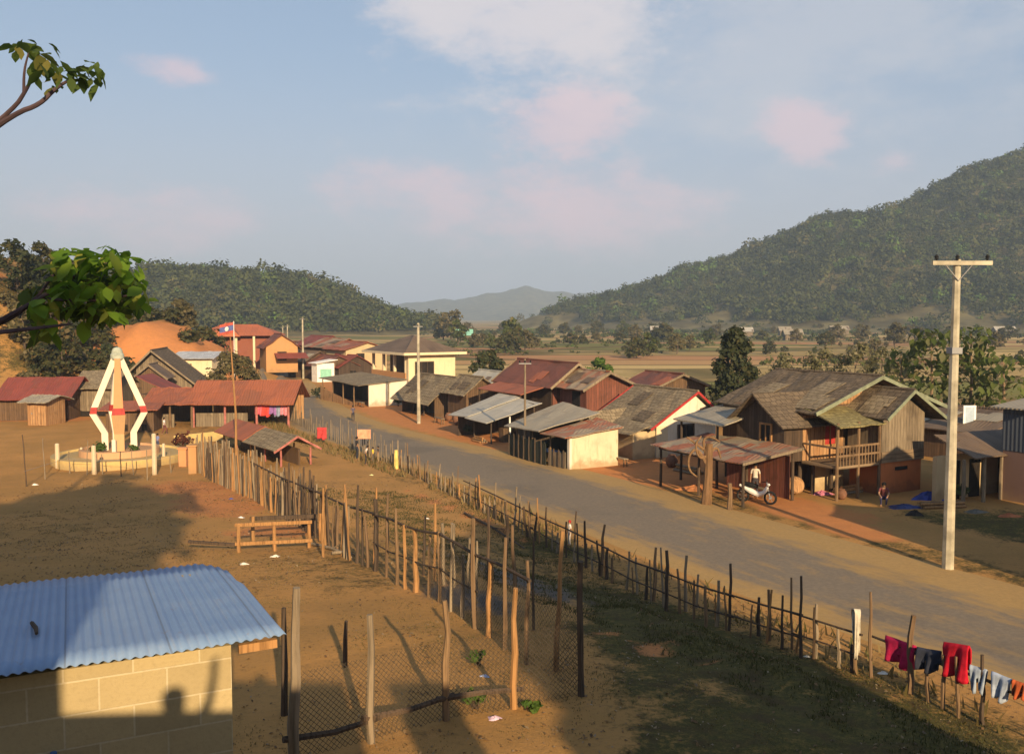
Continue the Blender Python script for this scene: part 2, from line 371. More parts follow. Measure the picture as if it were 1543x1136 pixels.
# ---------------------------------------------------------------- ground
def m_ground():
    t = NT('earth_and_grass', .98, .1); p = t.pos(); at = t.n('VertexColor', layer_name='mask'); sp = t.n('SeparateColor', {0: at.outputs[0]})
    red, green, grey_patch = sp.outputs[0], sp.outputs[1], sp.outputs[2]; far = at.outputs['Alpha']
    n0 = t.noise(p, .35, 6, .6); n1 = t.noise(p, 1.6, 6, .65); n2 = t.noise(p, 9.0, 5, .7); n3 = t.noise(p, 38.0, 4, .7)
    j = t.math('ADD', t.math('MULTIPLY', t.math('SUBTRACT', n1, .5), 1.1), t.math('MULTIPLY', t.math('SUBTRACT', n2, .5), .8))
    c = t.mix(t.ramp(n0, .35, .65), (.45, .238, .078), (.36, .20, .066))                       # dry yellowish earth
    c = t.mix(t.math('MULTIPLY', t.ramp(n2, .45, .75), .45), c, (.20, .125, .055))
    gr = t.mix(t.ramp(n2, .35, .7), (.135, .105, .030), (.062, .060, .020)); gr = t.mix(t.ramp(n1, .45, .7), gr, (.085, .055, .026)); gr = t.mix(t.ramp(n3, .4, .75), gr, (.045, .042, .016))  # grass and brown soil mix, darkened to deepen the bank's shade
    c = t.mix(t.ramp(t.math('ADD', green, j), .35, .75), c, gr)
    rd = t.mix(t.ramp(n1, .35, .7), (.52, .215, .075), (.44, .19, .07)); rd = t.mix(t.math('MULTIPLY', t.ramp(n2, .5, .75), .5), rd, (.24, .10, .045))
    c = t.mix(t.ramp(t.math('ADD', red, t.math('MULTIPLY', j, .7)), .38, .62), c, rd)
    ds = t.mix(t.ramp(n1, .35, .7), (.155, .125, .098), (.115, .098, .085)); c = t.mix(t.ramp(t.math('ADD', grey_patch, t.math('MULTIPLY', j, .6)), .35, .75), c, ds)
    # paddy land far away: strips of stubble, ploughed soil and bunds
    fy = t.scale(p, .011, .055, 0.0); vo = t.n('TexVoronoi', {'Vector': fy, 'Scale': 1.0, 'Randomness': .9}); vr = t.n('SeparateColor', {0: vo.outputs['Color']})
    fc = t.mix(vr.outputs[0], (.54, .385, .16), (.35, .245, .095)); fc = t.mix(t.ramp(vr.outputs[1], .62, .8), fc, (.19, .18, .05)); fc = t.mix(t.ramp(vr.outputs[2], .72, .9), fc, (.42, .22, .10))
    ve = t.n('TexVoronoi', {'Vector': fy, 'Scale': 1.0, 'Randomness': .9}, feature='DISTANCE_TO_EDGE'); fc = t.mix(t.math('MULTIPLY', t.math('SUBTRACT', 1.0, t.ramp(ve.outputs[0], .0, .10)), .8), fc, (.085, .07, .025))
    nf = t.noise(t.scale(p, .02, .06, 1), 1.0, 6, .7); fc = t.mix(t.math('MULTIPLY', t.ramp(nf, .5, .7), .75), fc, (.15, .13, .045))
    c = t.mix(far, c, fc)
    t.color(c); t.bump(t.math('ADD', n2, n3), .5, .05); return t.m
def axis(lo_, hi_, a, n):
    t = np.linspace(math.asinh(lo_ / a), math.asinh(hi_ / a), n); return np.sinh(t) * a
gx = axis(-5000, 6000, 34, 520); gy = axis(-320, 9000, 34, 470) 
gy = np.concatenate([axis(-150, -.1, 20, 40), np.geomspace(4, 9004, 470) - 4])
# denser rows close to the viewer
X, Y = np.meshgrid(gx, gy); xs, ys = X.ravel(), Y.ravel(); Z = terrain(xs, ys)
S = road_s(xs, ys)
def blob(cx, cy, rx, ry, rot=0):
    c_, s_ = math.cos(R(rot)), math.sin(R(rot)); u = ((xs - cx) * c_ + (ys - cy) * s_) / rx; v = (-(xs - cx) * s_ + (ys - cy) * c_) / ry
    return np.clip(1.35 - np.hypot(u, v), 0, 1)
def gb(px, py, rx, ry, rot=0): p = G(px, py); return blob(p.x, p.y, rx, ry, rot)
nearr = sstep((300 - ys) / 80)
red = .70 * sstep((-S - 5.8) / 1.3) * sstep((S + 22) / 6) * nearr * sstep((ys - 38) / 8)                 # right roadside strip, red dirt
red = np.maximum(red, .62 * sstep((-S - 8.0) / 1.0) * sstep((S + 13) / 2) * sstep((ys - 34) / 3) * sstep((52 - ys) / 6))
for a in ((1215, 775, 3.8, 1.7, -60), (1290, 800, 2.5, 1.5, -60), (960, 718, 2.6, 1.2, -60), (690, 640, 9, 3.5, -58), (560, 605, 12, 3, -60), (330, 760, 2.4, 5, 25), (420, 800, 2.6, 1.5, 0), (290, 735, 2.5, 4, 40), (715, 780, .5, 6.5, 28), (640, 750, .5, 3.5, 28), (60, 632, 6, 2.5, 0), (950, 965, 1.0, .35, -40), (1000, 985, 1.0, .3, -40)):
    red = np.maximum(red, .8 * gb(*a))
hz = terrain(xs, ys)
hill = sstep((hz - 1.0) / 2) * sstep((ys - 70) / 10) * (xs < -25)
red = np.maximum(red, hill * (.30 + .28 * fnoise(xs, ys, .3, 4)))
cut = np.clip(1.6 - np.hypot((xs + 38.5) / 8.0, (ys - 104) / 9.0) + .25 * fnoise(xs, ys, .7, 5), 0, 1); red = np.maximum(red, np.clip(cut * 1.5, 0, 1))
green = .24 + 0 * xs  # grass cover; also carries ground darkened in place of shade
green = np.maximum(green, .58 * sstep((S - .8) / 1.0) * sstep((10 - S) / 3) * nearr * (.75 + .5 * fnoise(xs, ys, .3, 9)))
green = np.maximum(green, .95 * sstep((S - 2.2) / 1.2) * sstep((8.0 - S + fnoise(xs, ys, .4, 6)) / 1.6) * sstep((33 - ys) / 10))
green = np.maximum(green, .78 * sstep((-S - 11.5) / 1.5) * sstep((41 - ys) / 5) * sstep((xs - 12.5) / 2))  # right yard earth coloured darker, standing in for deeper shade
wild_shade = sstep((S - 3.0) / 2) * sstep((26 - ys) / 5) * sstep((xs - 1.0 + .8 * fnoise(xs, ys, .6, 3)) / 1.2); green = np.maximum(green, wild_shade * (.72 + .35 * fnoise(xs, ys, .5, 12)))  # rough growth on the bank, with shade put into its dark colour
red = np.maximum(red, .33 * sstep((S - 6.0) / .8) * sstep((8.2 - S) / 1.0) * sstep((28 - ys) / 6))
green = np.maximum(green, .5 * gb(600, 850, 6, 6)); green = np.maximum(green, .62 * sstep((-S - 7.0) / .6) * sstep((S + 9.8) / 1.2) * nearr)
green = np.maximum(green, (1 - np.clip(cut * 1.4, 0, 1)) * hill * (.50 + .3 * fnoise(xs, ys, .25, 8)))
green = green * (1 - .8 * gb(200, 735, 14, 5))
grey_patch = .95 * gb(705, 900, 1.0, 2.4, 30); grey_patch = np.maximum(grey_patch, .9 * gb(770, 870, 1.1, 4.2, 30)); grey_patch = np.maximum(grey_patch, .7 * gb(650, 830, .8, 3, 30))  # darker grey patches of ground around the pen
far = sstep((ys - 62) / 40) * sstep((-S - 14) / 10); far = np.maximum(far, sstep((ys - 170) / 60)) * (1 - hill)
attr = np.column_stack([red, green, grey_patch, far])
ny, nx = len(gy), len(gx); q = np.arange(ny * nx).reshape(ny, nx)
F = np.stack([q[:-1, :-1], q[:-1, 1:], q[1:, 1:], q[1:, :-1]], -1).reshape(-1, 4)
M_GROUND = m_ground()
g = np_mesh('ground', np.column_stack([xs, ys, Z]), F, M_GROUND, smooth=True, attr=attr); tag(g, kind='structure')

# ---------------------------------------------------------------- road
def m_road():
    t = NT('dusty_asphalt', .95, .15); at = t.n('VertexColor', layer_name='mask'); sp = t.n('SeparateColor', {0: at.outputs[0]}); e = sp.outputs[0]
    p = t.pos(); n1 = t.noise(p, .5, 6, .65); n2 = t.noise(p, 7, 6, .7); n3 = t.noise(p, 60, 3, .7)
    e = t.math('ADD', e, t.math('ADD', t.math('MULTIPLY', t.math('SUBTRACT', n1, .5), .9), t.math('MULTIPLY', t.math('SUBTRACT', n2, .5), .45)))
    a = t.mix(t.ramp(n2, .35, .7), (.180, .147, .110), (.225, .182, .130)); a = t.mix(t.math('MULTIPLY', t.ramp(n3, .5, .8), .5), a, (.075, .066, .057))
    d = t.mix(t.ramp(n2, .3, .7), (.40, .255, .10), (.32, .21, .085))
    sv = t.n('CombineXYZ', {0: t.math('MULTIPLY', sp.outputs[1], 16.0), 1: t.math('MULTIPLY', sp.outputs[2], 60.0)}).outputs[0]; st = t.noise(sv, 1.0, 5, .65)
    e = t.math('ADD', e, t.math('MULTIPLY', t.math('SUBTRACT', st, .5), 1.15)); pv = t.noise(p, .22, 3, .5); a = t.mix(t.math('MULTIPLY', t.ramp(pv, .52, .66), .35), a, (.10, .088, .075))
    t.color(t.mix(t.ramp(e, .34, .92), a, d)); t.bump(t.math('ADD', n2, n3), .3, .02); return t.m
def strip(off0, off1, n, zz):
    V = []; E = []
    d = np.gradient(RC[:, :2], axis=0); d /= np.linalg.norm(d, axis=1)[:, None]; nr = np.column_stack([-d[:, 1], d[:, 0]])   # left normal
    for i in range(len(RC)):
        w_ = RC[i, 2]
        for k in range(n + 1):
            r = -1 + 2 * k / n; o_ = r * (w_ + .55); x, y = RC[i, 0] + nr[i, 0] * o_, RC[i, 1] + nr[i, 1] * o_
            V.append((x, y, tz(x, y) + zz - max(0, abs(r) - .86) * .25)); 
            rr = abs(r) if r > 0 else abs(r) * 1.0
            wear = .62 * max(0, (rr - .45) / .55) ** 1.2 + (.5 if r < -.1 else 0) * min(1, (-r - .1) / .5)
            E.append((min(1, wear + .16 + .24 * float(sstep((50 - y) / 25))), (r + 1) / 2, i / len(RC), 1))
    V = np.array(V); m = n + 1; q = np.arange(len(V)).reshape(-1, m)
    return V, np.stack([q[:-1, :-1], q[1:, :-1], q[1:, 1:], q[:-1, 1:]], -1).reshape(-1, 4), np.array(E)
RC = chaikin(RC, 1)
V, F, E = strip(0, 0, 16, .035)
tag(np_mesh('road', V, F[:, ::-1], m_road(), smooth=True, attr=E), kind='structure')

# ---------------------------------------------------------------- hills
M_HILL = m_plain('forest_floor', (.125, .105, .045), .95, .5, .05)
def field(name, x0, x1, y0, y1, nx, ny, fn):
    xx, yy = np.meshgrid(np.linspace(x0, x1, nx), np.linspace(y0, y1, ny)); z = fn(xx.ravel(), yy.ravel())
    q = np.arange(nx * ny).reshape(ny, nx); F = np.stack([q[:-1, :-1], q[:-1, 1:], q[1:, 1:], q[1:, :-1]], -1).reshape(-1, 4)
    return tag(np_mesh(name, np.column_stack([xx.ravel(), yy.ravel(), z]), F, M_HILL, smooth=True), kind='structure')
HILLX = [-60, -10, 10, 40, 65, 90, 114, 139, 164, 190, 214, 234, 264, 294, 314, 334, 354, 378, 460, 600]
HILLZ = [-4, -3, 6, 14, 20, 26, 34, 43, 51, 61, 71, 80, 81, 88, 101, 111, 120, 127, 150, 165]
def z_right(x, y):
    k = 700.0; foot = np.interp(x, [-60, 0, 100, 250, 600], [640, 600, 500, 430, 400])
    r = np.interp(x, HILLX, HILLZ); t = (y - foot) / (k - foot)
    z = r * np.where(t < 1, sstep(np.clip(t, 0, 1)) * .55 + .45 * np.clip(t, 0, 1), 1 - .25 * (t - 1))
    return np.where(t < 0, -1.5 + t * 8, z) + 2.2 * fnoise(x, y, .045, 6) * sstep(t * 3) + 7.5 * fnoise(x, y, .016, 10) * sstep(t * 2) * sstep((1 - t) * 2.2) - .8
def z_left(x, y):
    r = np.interp(x, [-420, -330, -198, -168, -145, -122, -104, -90, -75, -61, -45, -29, 10], [40, 34, 28, 29.5, 28, 26.5, 23, 18, 12, 7, 4, 0, -4])
    foot = np.interp(x, [-420, -200, -60, 10], [250, 310, 400, 440]); t = (y - foot) / (500 - foot)
    z = r * np.where(t < 1, sstep(np.clip(t, 0, 1)), 1 - .3 * (t - 1))
    return np.where(t < 0, -1.5 + t * 8, z) + 1.0 * fnoise(x, y, .06, 7) * sstep(t * 3) - .5
def z_far(x, y):
    r = np.interp(x, [-1400, -700, -420, -323, -240, -175, -130, -68, -20, 41, 85, 126, 180, 233, 420, 800, 1700], [110, 80, 45, 55, 62, 72, 74, 86, 97, 109, 98, 86, 88, 84, 70, 110, 60])
    r = r + 7 * fnoise(x, 0 * x, .02, 2) + 3 * fnoise(x, y, .05, 11)
    t = (y - 2300) / 700
    return r * np.where(t < 1, sstep(np.clip(t, 0, 1)), np.clip(1 - (t - 1) * 1.2, -.1, 1)) - 1
field('right_hill', -60, 620, 380, 900, 120, 90, z_right)
field('left_hill', -420, 10, 240, 640, 90, 80, z_left)
field('distant_hills', -1300, 1700, 2250, 3300, 200, 60, z_far)

# ---------------------------------------------------------------- woods on the hills (one mass each)
RS = np.random.RandomState(11)
def clump_quads(cen, rad, n, size, squash=1.0, hollow=.55, up=.35):
    """cen (k,3) rad (k,) -> n leaf clump quads per centre, lumpy shell, random tilt"""
    k = len(cen); d = RS.normal(size=(k, n, 3)); d /= np.linalg.norm(d, axis=2, keepdims=True)
    d[..., 2] = np.where(d[..., 2] < -.35, -d[..., 2], d[..., 2])
    rr = RS.uniform(hollow, 1.0, (k, n, 1)) * rad[:, None, None]
    lump = 1 + .22 * np.sin(d[..., :1] * 5 + RS.uniform(0, 6, (k, 1, 1))) * np.cos(d[..., 1:2] * 4 + RS.uniform(0, 6, (k, 1, 1)))
    p = cen[:, None, :] + d * rr * lump * np.array([1, 1, squash])
    nrm = d + RS.normal(scale=.55, size=d.shape) + np.array([0, 0, up]); nrm /= np.linalg.norm(nrm, axis=2, keepdims=True)
    a = np.cross(nrm, RS.normal(size=d.shape)); a /= np.linalg.norm(a, axis=2, keepdims=True); b = np.cross(nrm, a)
    s = (size if np.isscalar(size) else size[:, None, None]) * RS.uniform(.6, 1.3, (k, n, 1))
    a = a * s; b = b * s * RS.uniform(.55, 1.0, (k, n, 1)); m = nrm * s * .25
    P = np.stack([p - a, p - b * .8 - m * .5, p + a - m, p + b], 2).reshape(-1, 3)
    F = np.arange(len(P)).reshape(-1, 4); return P, F
def m_wood_far():
    t = NT('hill_foliage', .8, .1); at = t.n('VertexColor', layer_name='mask'); sp = t.n('SeparateColor', {0: at.outputs[0]}); rp = t.n('NewGeometry').outputs['Random Per Island']
    c = t.mix(sp.outputs[0], (.030, .040, .014), (.085, .095, .030)); c = t.mix(t.ramp(sp.outputs[1], .90, .99), c, (.125, .11, .042)); c = t.mix(t.ramp(sp.outputs[2], .88, .95), c, (.09, .15, .03))
    t.color(t.mix(t.math('MULTIPLY', rp, .5), c, tint((.05, .055, .02), .8))); return t.m
M_WOOD = m_wood_far()
def wood(name, x0, x1, y0, y1, zf, step, label, keep):
    pts = [(x, y) for y in np.arange(y0, y1, step) for x in np.arange(x0, x1, step)]
    p = np.array(pts) + RS.uniform(-.5, .5, (len(pts), 2)) * step; z = zf(p[:, 0], p[:, 1]); m = keep(p[:, 0], p[:, 1], z); p, z = p[m], z[m]
    r = RS.uniform(2.2, 4.9, len(p)) * np.where(RS.rand(len(p)) < .15, 1.4, 1); cen = np.column_stack([p, z + r * .55])
    P, F = clump_quads(cen, r, 104, r * .165, squash=1.1)
    tone = np.repeat(np.column_stack([RS.rand(len(p), 3), np.ones(len(p))]), 104 * 4, 0); o = np_mesh(name, P, F, M_WOOD, attr=tone); tag(o, kind='stuff'); o['label'] = label; return len(p)
n1 = wood('wood_on_right_hill', -40, 470, 430, 745, z_right, 5.2, 'mixed forest covering the whole right hill', lambda x, y, z: (z > 4 + 4 * fnoise(x, y, .05, 3)) & ~((z < 15) & (fnoise(x, y, .035, 13) > .25)))
n2 = wood('wood_on_left_hill', -330, -20, 300, 530, z_left, 5.0, 'mixed forest covering the low left hill', lambda x, y, z: z > 1)
print('forest', n1, n2)

def scrub():
    n = 16000; y = RS.uniform(110, 560, n); x = RS.uniform(-.10, .75, n) * y; keep = (road_s(x, y) < -24) & (fnoise(x, y, .035, 4) + .8 * fnoise(x, y, .11, 9) + RS.uniform(-.9, .9, n) + np.minimum((y - 330) / 260, .40) > .92)
    x, y = x[keep], y[keep]; r = RS.uniform(.5, 1.5, len(x)) * np.interp(y, [110, 300, 470], [.5, .85, 1.3]); z = np.maximum(terrain(x, y), z_right(x, y)); P, F = clump_quads(np.column_stack([x, y, z + r * .35]), r, 22, r * .34, .75, .3)
    tone = np.repeat(np.column_stack([RS.rand(len(x), 3), np.ones(len(x))]), 22 * 4, 0); o = np_mesh('valley_scrub', P, F, M_WOOD, attr=tone); tag(o, kind='stuff'); o['label'] = 'scattered scrub over the valley fields'; print('scrub', len(x))
scrub()
# ---------------------------------------------------------------- haze
def haze():
    m = bpy.data.materials.new('haze_air'); m.use_nodes = True; t = m.node_tree; t.nodes.clear()
    o_ = t.nodes.new('ShaderNodeOutputMaterial'); v = t.nodes.new('ShaderNodeVolumePrincipled'); t.links.new(v.outputs[0], o_.inputs['Volume'])
    v.inputs['Color'].default_value = (.58, .77, 1.0, 1); v.inputs['Density'].default_value = 0.00036; v.inputs['Anisotropy'].default_value = .0
    b = MB(); b.box((-1500, -170, -6), (1900, 3600, 190)); o = b.build('haze', m); tag(o, kind='stuff'); o['label'] = 'thin pale haze filling the valley air'
haze()
# ---------------------------------------------------------------- materials of the village
DW = (.035, .026, .02)
W_GREY = m_planks('weathered_planks', (.27, .215, .145), (.18, .14, .095), .2)
W_OR = m_planks('orange_planks', (.46, .27, .13), (.36, .19, .085), .22)
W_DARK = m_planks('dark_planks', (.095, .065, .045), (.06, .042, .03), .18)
W_BROWN = m_planks('brown_planks', (.17, .105, .06), (.115, .072, .042), .18)
W_RED = m_planks('red_brown_planks', (.24, .085, .055), (.17, .065, .045), .2)
W_HOR = m_planks('level_planks', (.30, .215, .13), (.22, .155, .095), .2, horiz=True)
POST = m_wood('post_wood', (.25, .16, .085), (.17, .11, .065))
POST_D = m_wood('dark_post_wood', (.075, .055, .04), (.11, .075, .05))
POST_O = m_wood('orange_post_wood', (.42, .22, .085), (.34, .19, .08))
POST_G = m_wood('grey_post_wood', (.30, .235, .155), (.22, .17, .115))
T_RUST = m_tin('rusted_tin', (.33, .105, .05), (.26, .095, .05), .55)
T_RUSTB = m_tin('patchy_rust_tin', (.30, .24, .16), (.33, .12, .06), .62)
T_GREY = m_tin('grey_tin', (.32, .285, .215), (.27, .15, .085), .30)
T_PALE = m_tin('pale_tin', (.42, .40, .34), (.30, .22, .14), .15)
T_CRIM = m_tin('crimson_tin', (.235, .058, .042), (.17, .065, .045), .4)
T_DRED = m_tin('dark_red_tin', (.185, .066, .042), (.13, .06, .04), .45)
T_BROWN = m_tin('brown_tin', (.165, .115, .075), (.11, .075, .05), .5)
T_SCHOOL = m_tin('orange_tile', (.42, .13, .06), (.36, .12, .06), .4)
SH_GREY = m_shingle('grey_shingle', (.155, .118, .08), (.115, .088, .06))
SH_TAN = m_shingle('tan_shingle', (.27, .215, .135), (.20, .155, .10))
PL_CREAM = m_plaster('cream_plaster', (.66, .56, .37), amt=.3)
PL_WHITE = m_plaster('white_plaster', (.68, .62, .50), amt=.45)
PL_STAIN = m_plaster('stained_white_plaster', (.62, .53, .37), (.30, .19, .09), .8)
PL_PALE = m_plaster('pale_mud_wall', (.50, .38, .22), amt=.5)
PL_ORANGE = m_plaster('orange_wall', (.46, .25, .11), amt=.4)
PL_RED = m_plaster('red_earth_wall', (.50, .17, .06), (.22, .10, .05), .5)
PL_SALMON = m_plaster('salmon_paint', (.60, .26, .12), amt=.25)
PL_MON = m_plaster('monument_cream', (.72, .63, .50), amt=.2)
PL_YEL = m_plaster('yellow_wash', (.55, .40, .16), (.3, .22, .12), .5)
RED_P = m_plain('red_paint', (.34, .035, .03), .6)
CONC = m_plain('concrete', (.37, .335, .25), .9, .35, 1.3)
GREY_P = m_plain('grey_green_paint', (.33, .36, .30), .7)
DARK = m_plain('dark_opening', (.02, .016, .013), .9, .3)
WHITE_P = m_plain('white_paint', (.78, .76, .70), .6, .1)
BLUE_T = m_plain('blue_tarpaulin', (.03, .042, .13), .5, .35)
TURQ = m_plain('turquoise_panel', (.24, .52, .40), .6, .1)
PINK_P = m_plain('pink_paint', (.36, .13, .11), .7)
MOSS = m_plain('mossy_board', (.19, .21, .14), .9, .25)
BLACK_R = m_plain('black_rubber', (.015, .015, .015), .6)
STEEL = m_plain('dull_steel', (.25, .25, .25), .45, .1)
UA = 119.4                              # the road's bearing where the near houses stand
def gp(px, Y):                          # ground point at depth Y in picture column px
    q = atY(px, HOR, Y); return Vector((q.x, Y, tz(q.x, Y)))

PATCH = [T_RUSTB, T_GREY, T_BROWN, T_RUSTB, SH_GREY, T_RUST]
# ---------------------------------------------------------------- house builder
def window(root, fr, side, a0, a1, h0, h1, b=0.0, fm=None, pm=None, bars=2):
    """side 'front': plane b, spans a0..a1 facing -v;  side 'end': plane a=b, spans along v facing -u"""
    fm = fm or POST_D; pm = pm or DARK; e = MB(); p = MB()
    def bx(m, s0, s1, z0, z1, d0, d1):
        if side == 'front': m.box((s0, b - d1, z0), (s1, b - d0, z1), 0, fr)
        else: m.box((b - d1, s0, z0), (b - d0, s1, z1), 0, fr)
    t = .09
    bx(e, a0 - t, a1 + t, h1, h1 + t, .005, .07); bx(e, a0 - t, a1 + t, h0 - t, h0, .005, .08)
    bx(e, a0 - t, a0, h0, h1, .005, .07); bx(e, a1, a1 + t, h0, h1, .005, .07)
    for k in range(1, bars): x = a0 + (a1 - a0) * k / bars; bx(e, x - .03, x + .03, h0, h1, .005, .055)
    bx(p, a0, a1, h0, h1, .004, .025)
    wd = e.build('window', fm, root); p.build('pane', pm, root)
    pn = bpy.context.scene.objects[[o.name for o in root.children if o.name.startswith('pane')][-1]] if False else None
    for o in root.children:
        if o.name.startswith('pane'): o.parent = wd
    return wd
def door(root, fr, side, a0, a1, h0, h1, b=0.0, m=None, handle=True):
    e = MB(); k = MB(); hm = (h0 + h1) / 2
    if side == 'front': e.box((a0, b - .05, h0), (a1, b - .004, h1), 0, fr); k.box((a0 + .08, b - .09, hm), (a0 + .13, b - .05, hm + .12), 0, fr)
    else: e.box((b - .05, a0, h0), (b - .004, a1, h1), 0, fr); k.box((b - .09, a0 + .08, hm), (b - .05, a0 + .13, hm + .12), 0, fr)
    d = e.build('door', m or W_BROWN, root)
    if handle: k.build('handle', STEEL, d)
    return d
def gable_roof(root, fr, a0, a1, b0, b1, br, he0, hr, he1=None, mat_=None, t=.07, fascia=None, fs=.16, wob=.045, nu=8, near=False):
    he1 = he0 if he1 is None else he1
    m = MB(); m.sheet(fr.P(a0, b0, he0), fr.P(a1, b0, he0), fr.P(a1, br, hr), fr.P(a0, br, hr), t, 0, nu, 4, wob)
    m.sheet(fr.P(a1, b1, he1), fr.P(a0, b1, he1), fr.P(a0, br, hr + .012), fr.P(a1, br, hr + .012), t, 0, nu, 4, wob)
    r = m.build('roof', mat_, root)
    pm = {'grey_shingle': SH_TAN, 'tan_shingle': SH_GREY, 'rusted_tin': T_RUSTB, 'crimson_tin': T_DRED, 'dark_red_tin': T_RUST, 'brown_tin': T_GREY}.get(mat_.name, T_BROWN)
    for _ in range(rng.choice((2, 3, 4))):
        u0 = rng.uniform(a0 + .1, max(a0 + .2, a1 - 1.4)); tt = rng.uniform(.05, .5); lw, lh = rng.uniform(.5, 1.3), rng.uniform(.25, .45); q = lambda u, t_: fr.P(u, b0 + (br - b0) * t_, he0 + (hr - he0) * t_ + .055); sk = rng.uniform(-.12, .12)
        k = MB(); k.sheet(q(u0, tt), q(u0 + lw, tt + sk * .15), q(u0 + lw + sk, min(.98, tt + lh)), q(u0 + sk, min(.98, tt + lh)), .02, 0, 2, 2, .012); k.build('roof_patch', pm, r)
    rc = MB(); rc.tube([fr.P(a0 - .02, br, hr + .03), fr.P((a0 + a1) / 2, br, hr + .02), fr.P(a1 + .02, br, hr + .03)], .075, 6); rc.build('ridge_cap', mat_, r)
    if fascia:
        for a in ((a0 - .035,) if near else (a0 - .035, a1 + .035)):
            f = MB(); f.beam(fr.P(a, b0, he0 - .04), fr.P(a, br, hr - .04), .04, fs); f.build('fascia', fascia, r)
            f = MB(); f.beam(fr.P(a, b1, he1 - .04), fr.P(a, br, hr - .05), .045, fs); f.build('fascia', fascia, r)
    return r
def walls(root, fr, L, W, he, hr, mat_, h0=0.0, open_front=False, br=None, he1=None, name='wall'):
    br = W / 2 if br is None else br; he1 = he if he1 is None else he1
    pent = [(0, h0), (W, h0), (W, he1), (br, hr), (0, he)]
    if not open_front:
        m = MB(); m.prism([fr.P(0, b, h) for b, h in pent], fr.u * L); return m.build(name, mat_, root)
    for a in (0, L - .12):
        m = MB(); m.prism([fr.P(a, b, h) for b, h in pent], fr.u * .12); m.build(name, mat_, root)
    m = MB(); m.box((.12, W - .12, h0), (L - .12, W, he1), 0, fr); m.build(name, mat_, root)
def post(root, p, h, r=.07, m=None, name='post'):
    b = MB(); p = Vector(p); b.tube([p, p + Vector((rng.uniform(-.02, .02), rng.uniform(-.02, .02), h * .5)), p + Vector((0, 0, h))], [r, r * .95, r * .85], 7); return b.build(name, m or POST, root)
def simple_house(name, label, O, ang, L, W, he, hr, wm, rm, cat='house', group=None, ou=.45, ov=.5, fascia=None, h0=0.0, openf=False, br=None, he1=None, stilts=None):
    fr = Fr(O, ang); br_ = W / 2 if br is None else br
    root = thing(name, O, label, cat, group)
    walls(root, fr, L, W, he, hr, wm, h0, openf, br, he1)
    s = (hr - he) / br_; he1_ = he if he1 is None else he1; s1 = (hr - he1_) / (W - br_)
    gable_roof(root, fr, -ou, L + ou, -ov, W + ov, br_, he - s * ov + .09, hr + .09, he1_ - s1 * ov + .09, rm, fascia=fascia)
    if stilts:
        for a in np.linspace(.15, L - .15, stilts[0]):
            for b in np.linspace(.15, W - .15, stilts[1]): post(root, fr.P(a, b, -.1), h0 + .12, .085, POST, 'stilt')
    return root, fr

# ================================================================ right side of the road, near to far
# --- big timber house
O = G(1207, 743); fr = Fr(O, UA); L = span(O, fr.u, 1088); W = 8.4
root = thing('timber_house', O, 'large old stilt house of weathered planks with pale green gable boards and a railed porch', 'house')
he, hr, brd = 3.75, 5.15, 4.2
m = MB(); m.prism([fr.P(0, b, h) for b, h in [(0, 1.45), (W, 1.45), (W, he), (brd, hr), (0, he)]], fr.u * L); m.build('wall', W_BROWN, root)
m = MB(); m.box((-.03, 0, 1.45), (-.002, 1.1, 3.55), 0, fr); m.build('plank_panel', W_OR, root)
m = MB(); m.box((.1, -.03, 1.45), (L * .45, -.002, 3.5), 0, fr); m.build('plank_panel', W_DARK, root)
m = MB(); m.prism([fr.P(-.03, .6, 3.95), fr.P(-.03, 7.6, 4.0), fr.P(-.03, brd, hr - .08)], fr.u * .028); m.build('gable_panel', W_OR, root)
r = gable_roof(root, fr, -.9, L + .6, -.15, W + .5, brd, he - .02, hr + .1, he - .1, SH_GREY, fascia=MOSS, fs=.17, wob=.05, nu=14, near=True)
# extension with its own gable
x0, x1, y0, y1 = -2.1, 1.2, 2.75, 5.65
m = MB(); m.prism([fr.P(x0, b, h) for b, h in [(y0, 1.95), (y1, 1.95), (y1, 3.6), ((y0 + y1) / 2, 4.5), (y0, 3.6)]], fr.u * 1.9); m.build('extension_wall', W_GREY, root)
m = MB(); m.box((x0 - .02, y0, 1.45), (-.25, y1, 1.948), 0, fr); m.build('board_band', W_HOR, root)
m = MB(); m.box((x0 + .05, y0 + .05, 0), (-.3, y1 - .1, 1.445), 0, fr); m.build('base_wall', PL_RED, root)
m = MB(); m.box((x0 + .0, y0 + 1.0, 1.05), (x0 + .046, y0 + 1.8, 1.2), 0, fr); m.build('vent_slot', DARK, root)
gable_roof(root, fr, x0 - .55, .9, y0 - .35, y1 + .95, (y0 + y1) / 2, 3.5, 4.72, 3.3, SH_GREY, fascia=MOSS, fs=.14, wob=.04, near=True)
# porch between
m = MB(); m.box((-2.1, -.05, 1.38), (-.05, 2.7, 1.5), 0, fr); m.build('porch_floor', W_HOR, root)
m = MB(); m.sheet(fr.P(-2.35, -.2, 3.28), fr.P(-2.35, 2.72, 3.28), fr.P(-.06, 2.72, 3.86), fr.P(-.06, .1, 3.86), .06, 0, 6, 3, .03); m.build('porch_roof', m_shingle('mossy_shingle', (.27, .23, .10), (.20, .17, .08)), root)
rl = MB()
for h in (1.95, 2.35): rl.beam(fr.P(-2.07, -.02, h), fr.P(-2.07, 2.7, h), .05, .09)
rl.beam(fr.P(-2.07, -.02, 2.3), fr.P(-.1, -.02, 2.3), .05, .09)
rail = rl.build('railing', POST, root)
for b in np.arange(.1, 2.7, .2):
    k = MB(); k.box((-2.09, b, 1.5), (-2.05, b + .045, 2.32), 0, fr); k.build('baluster', POST, rail)
for a, b in ((-2.05, -.02), (-2.05, 1.3), (-2.05, 2.66)): post(root, fr.P(a, b, -.1), 3.5, .075, POST)
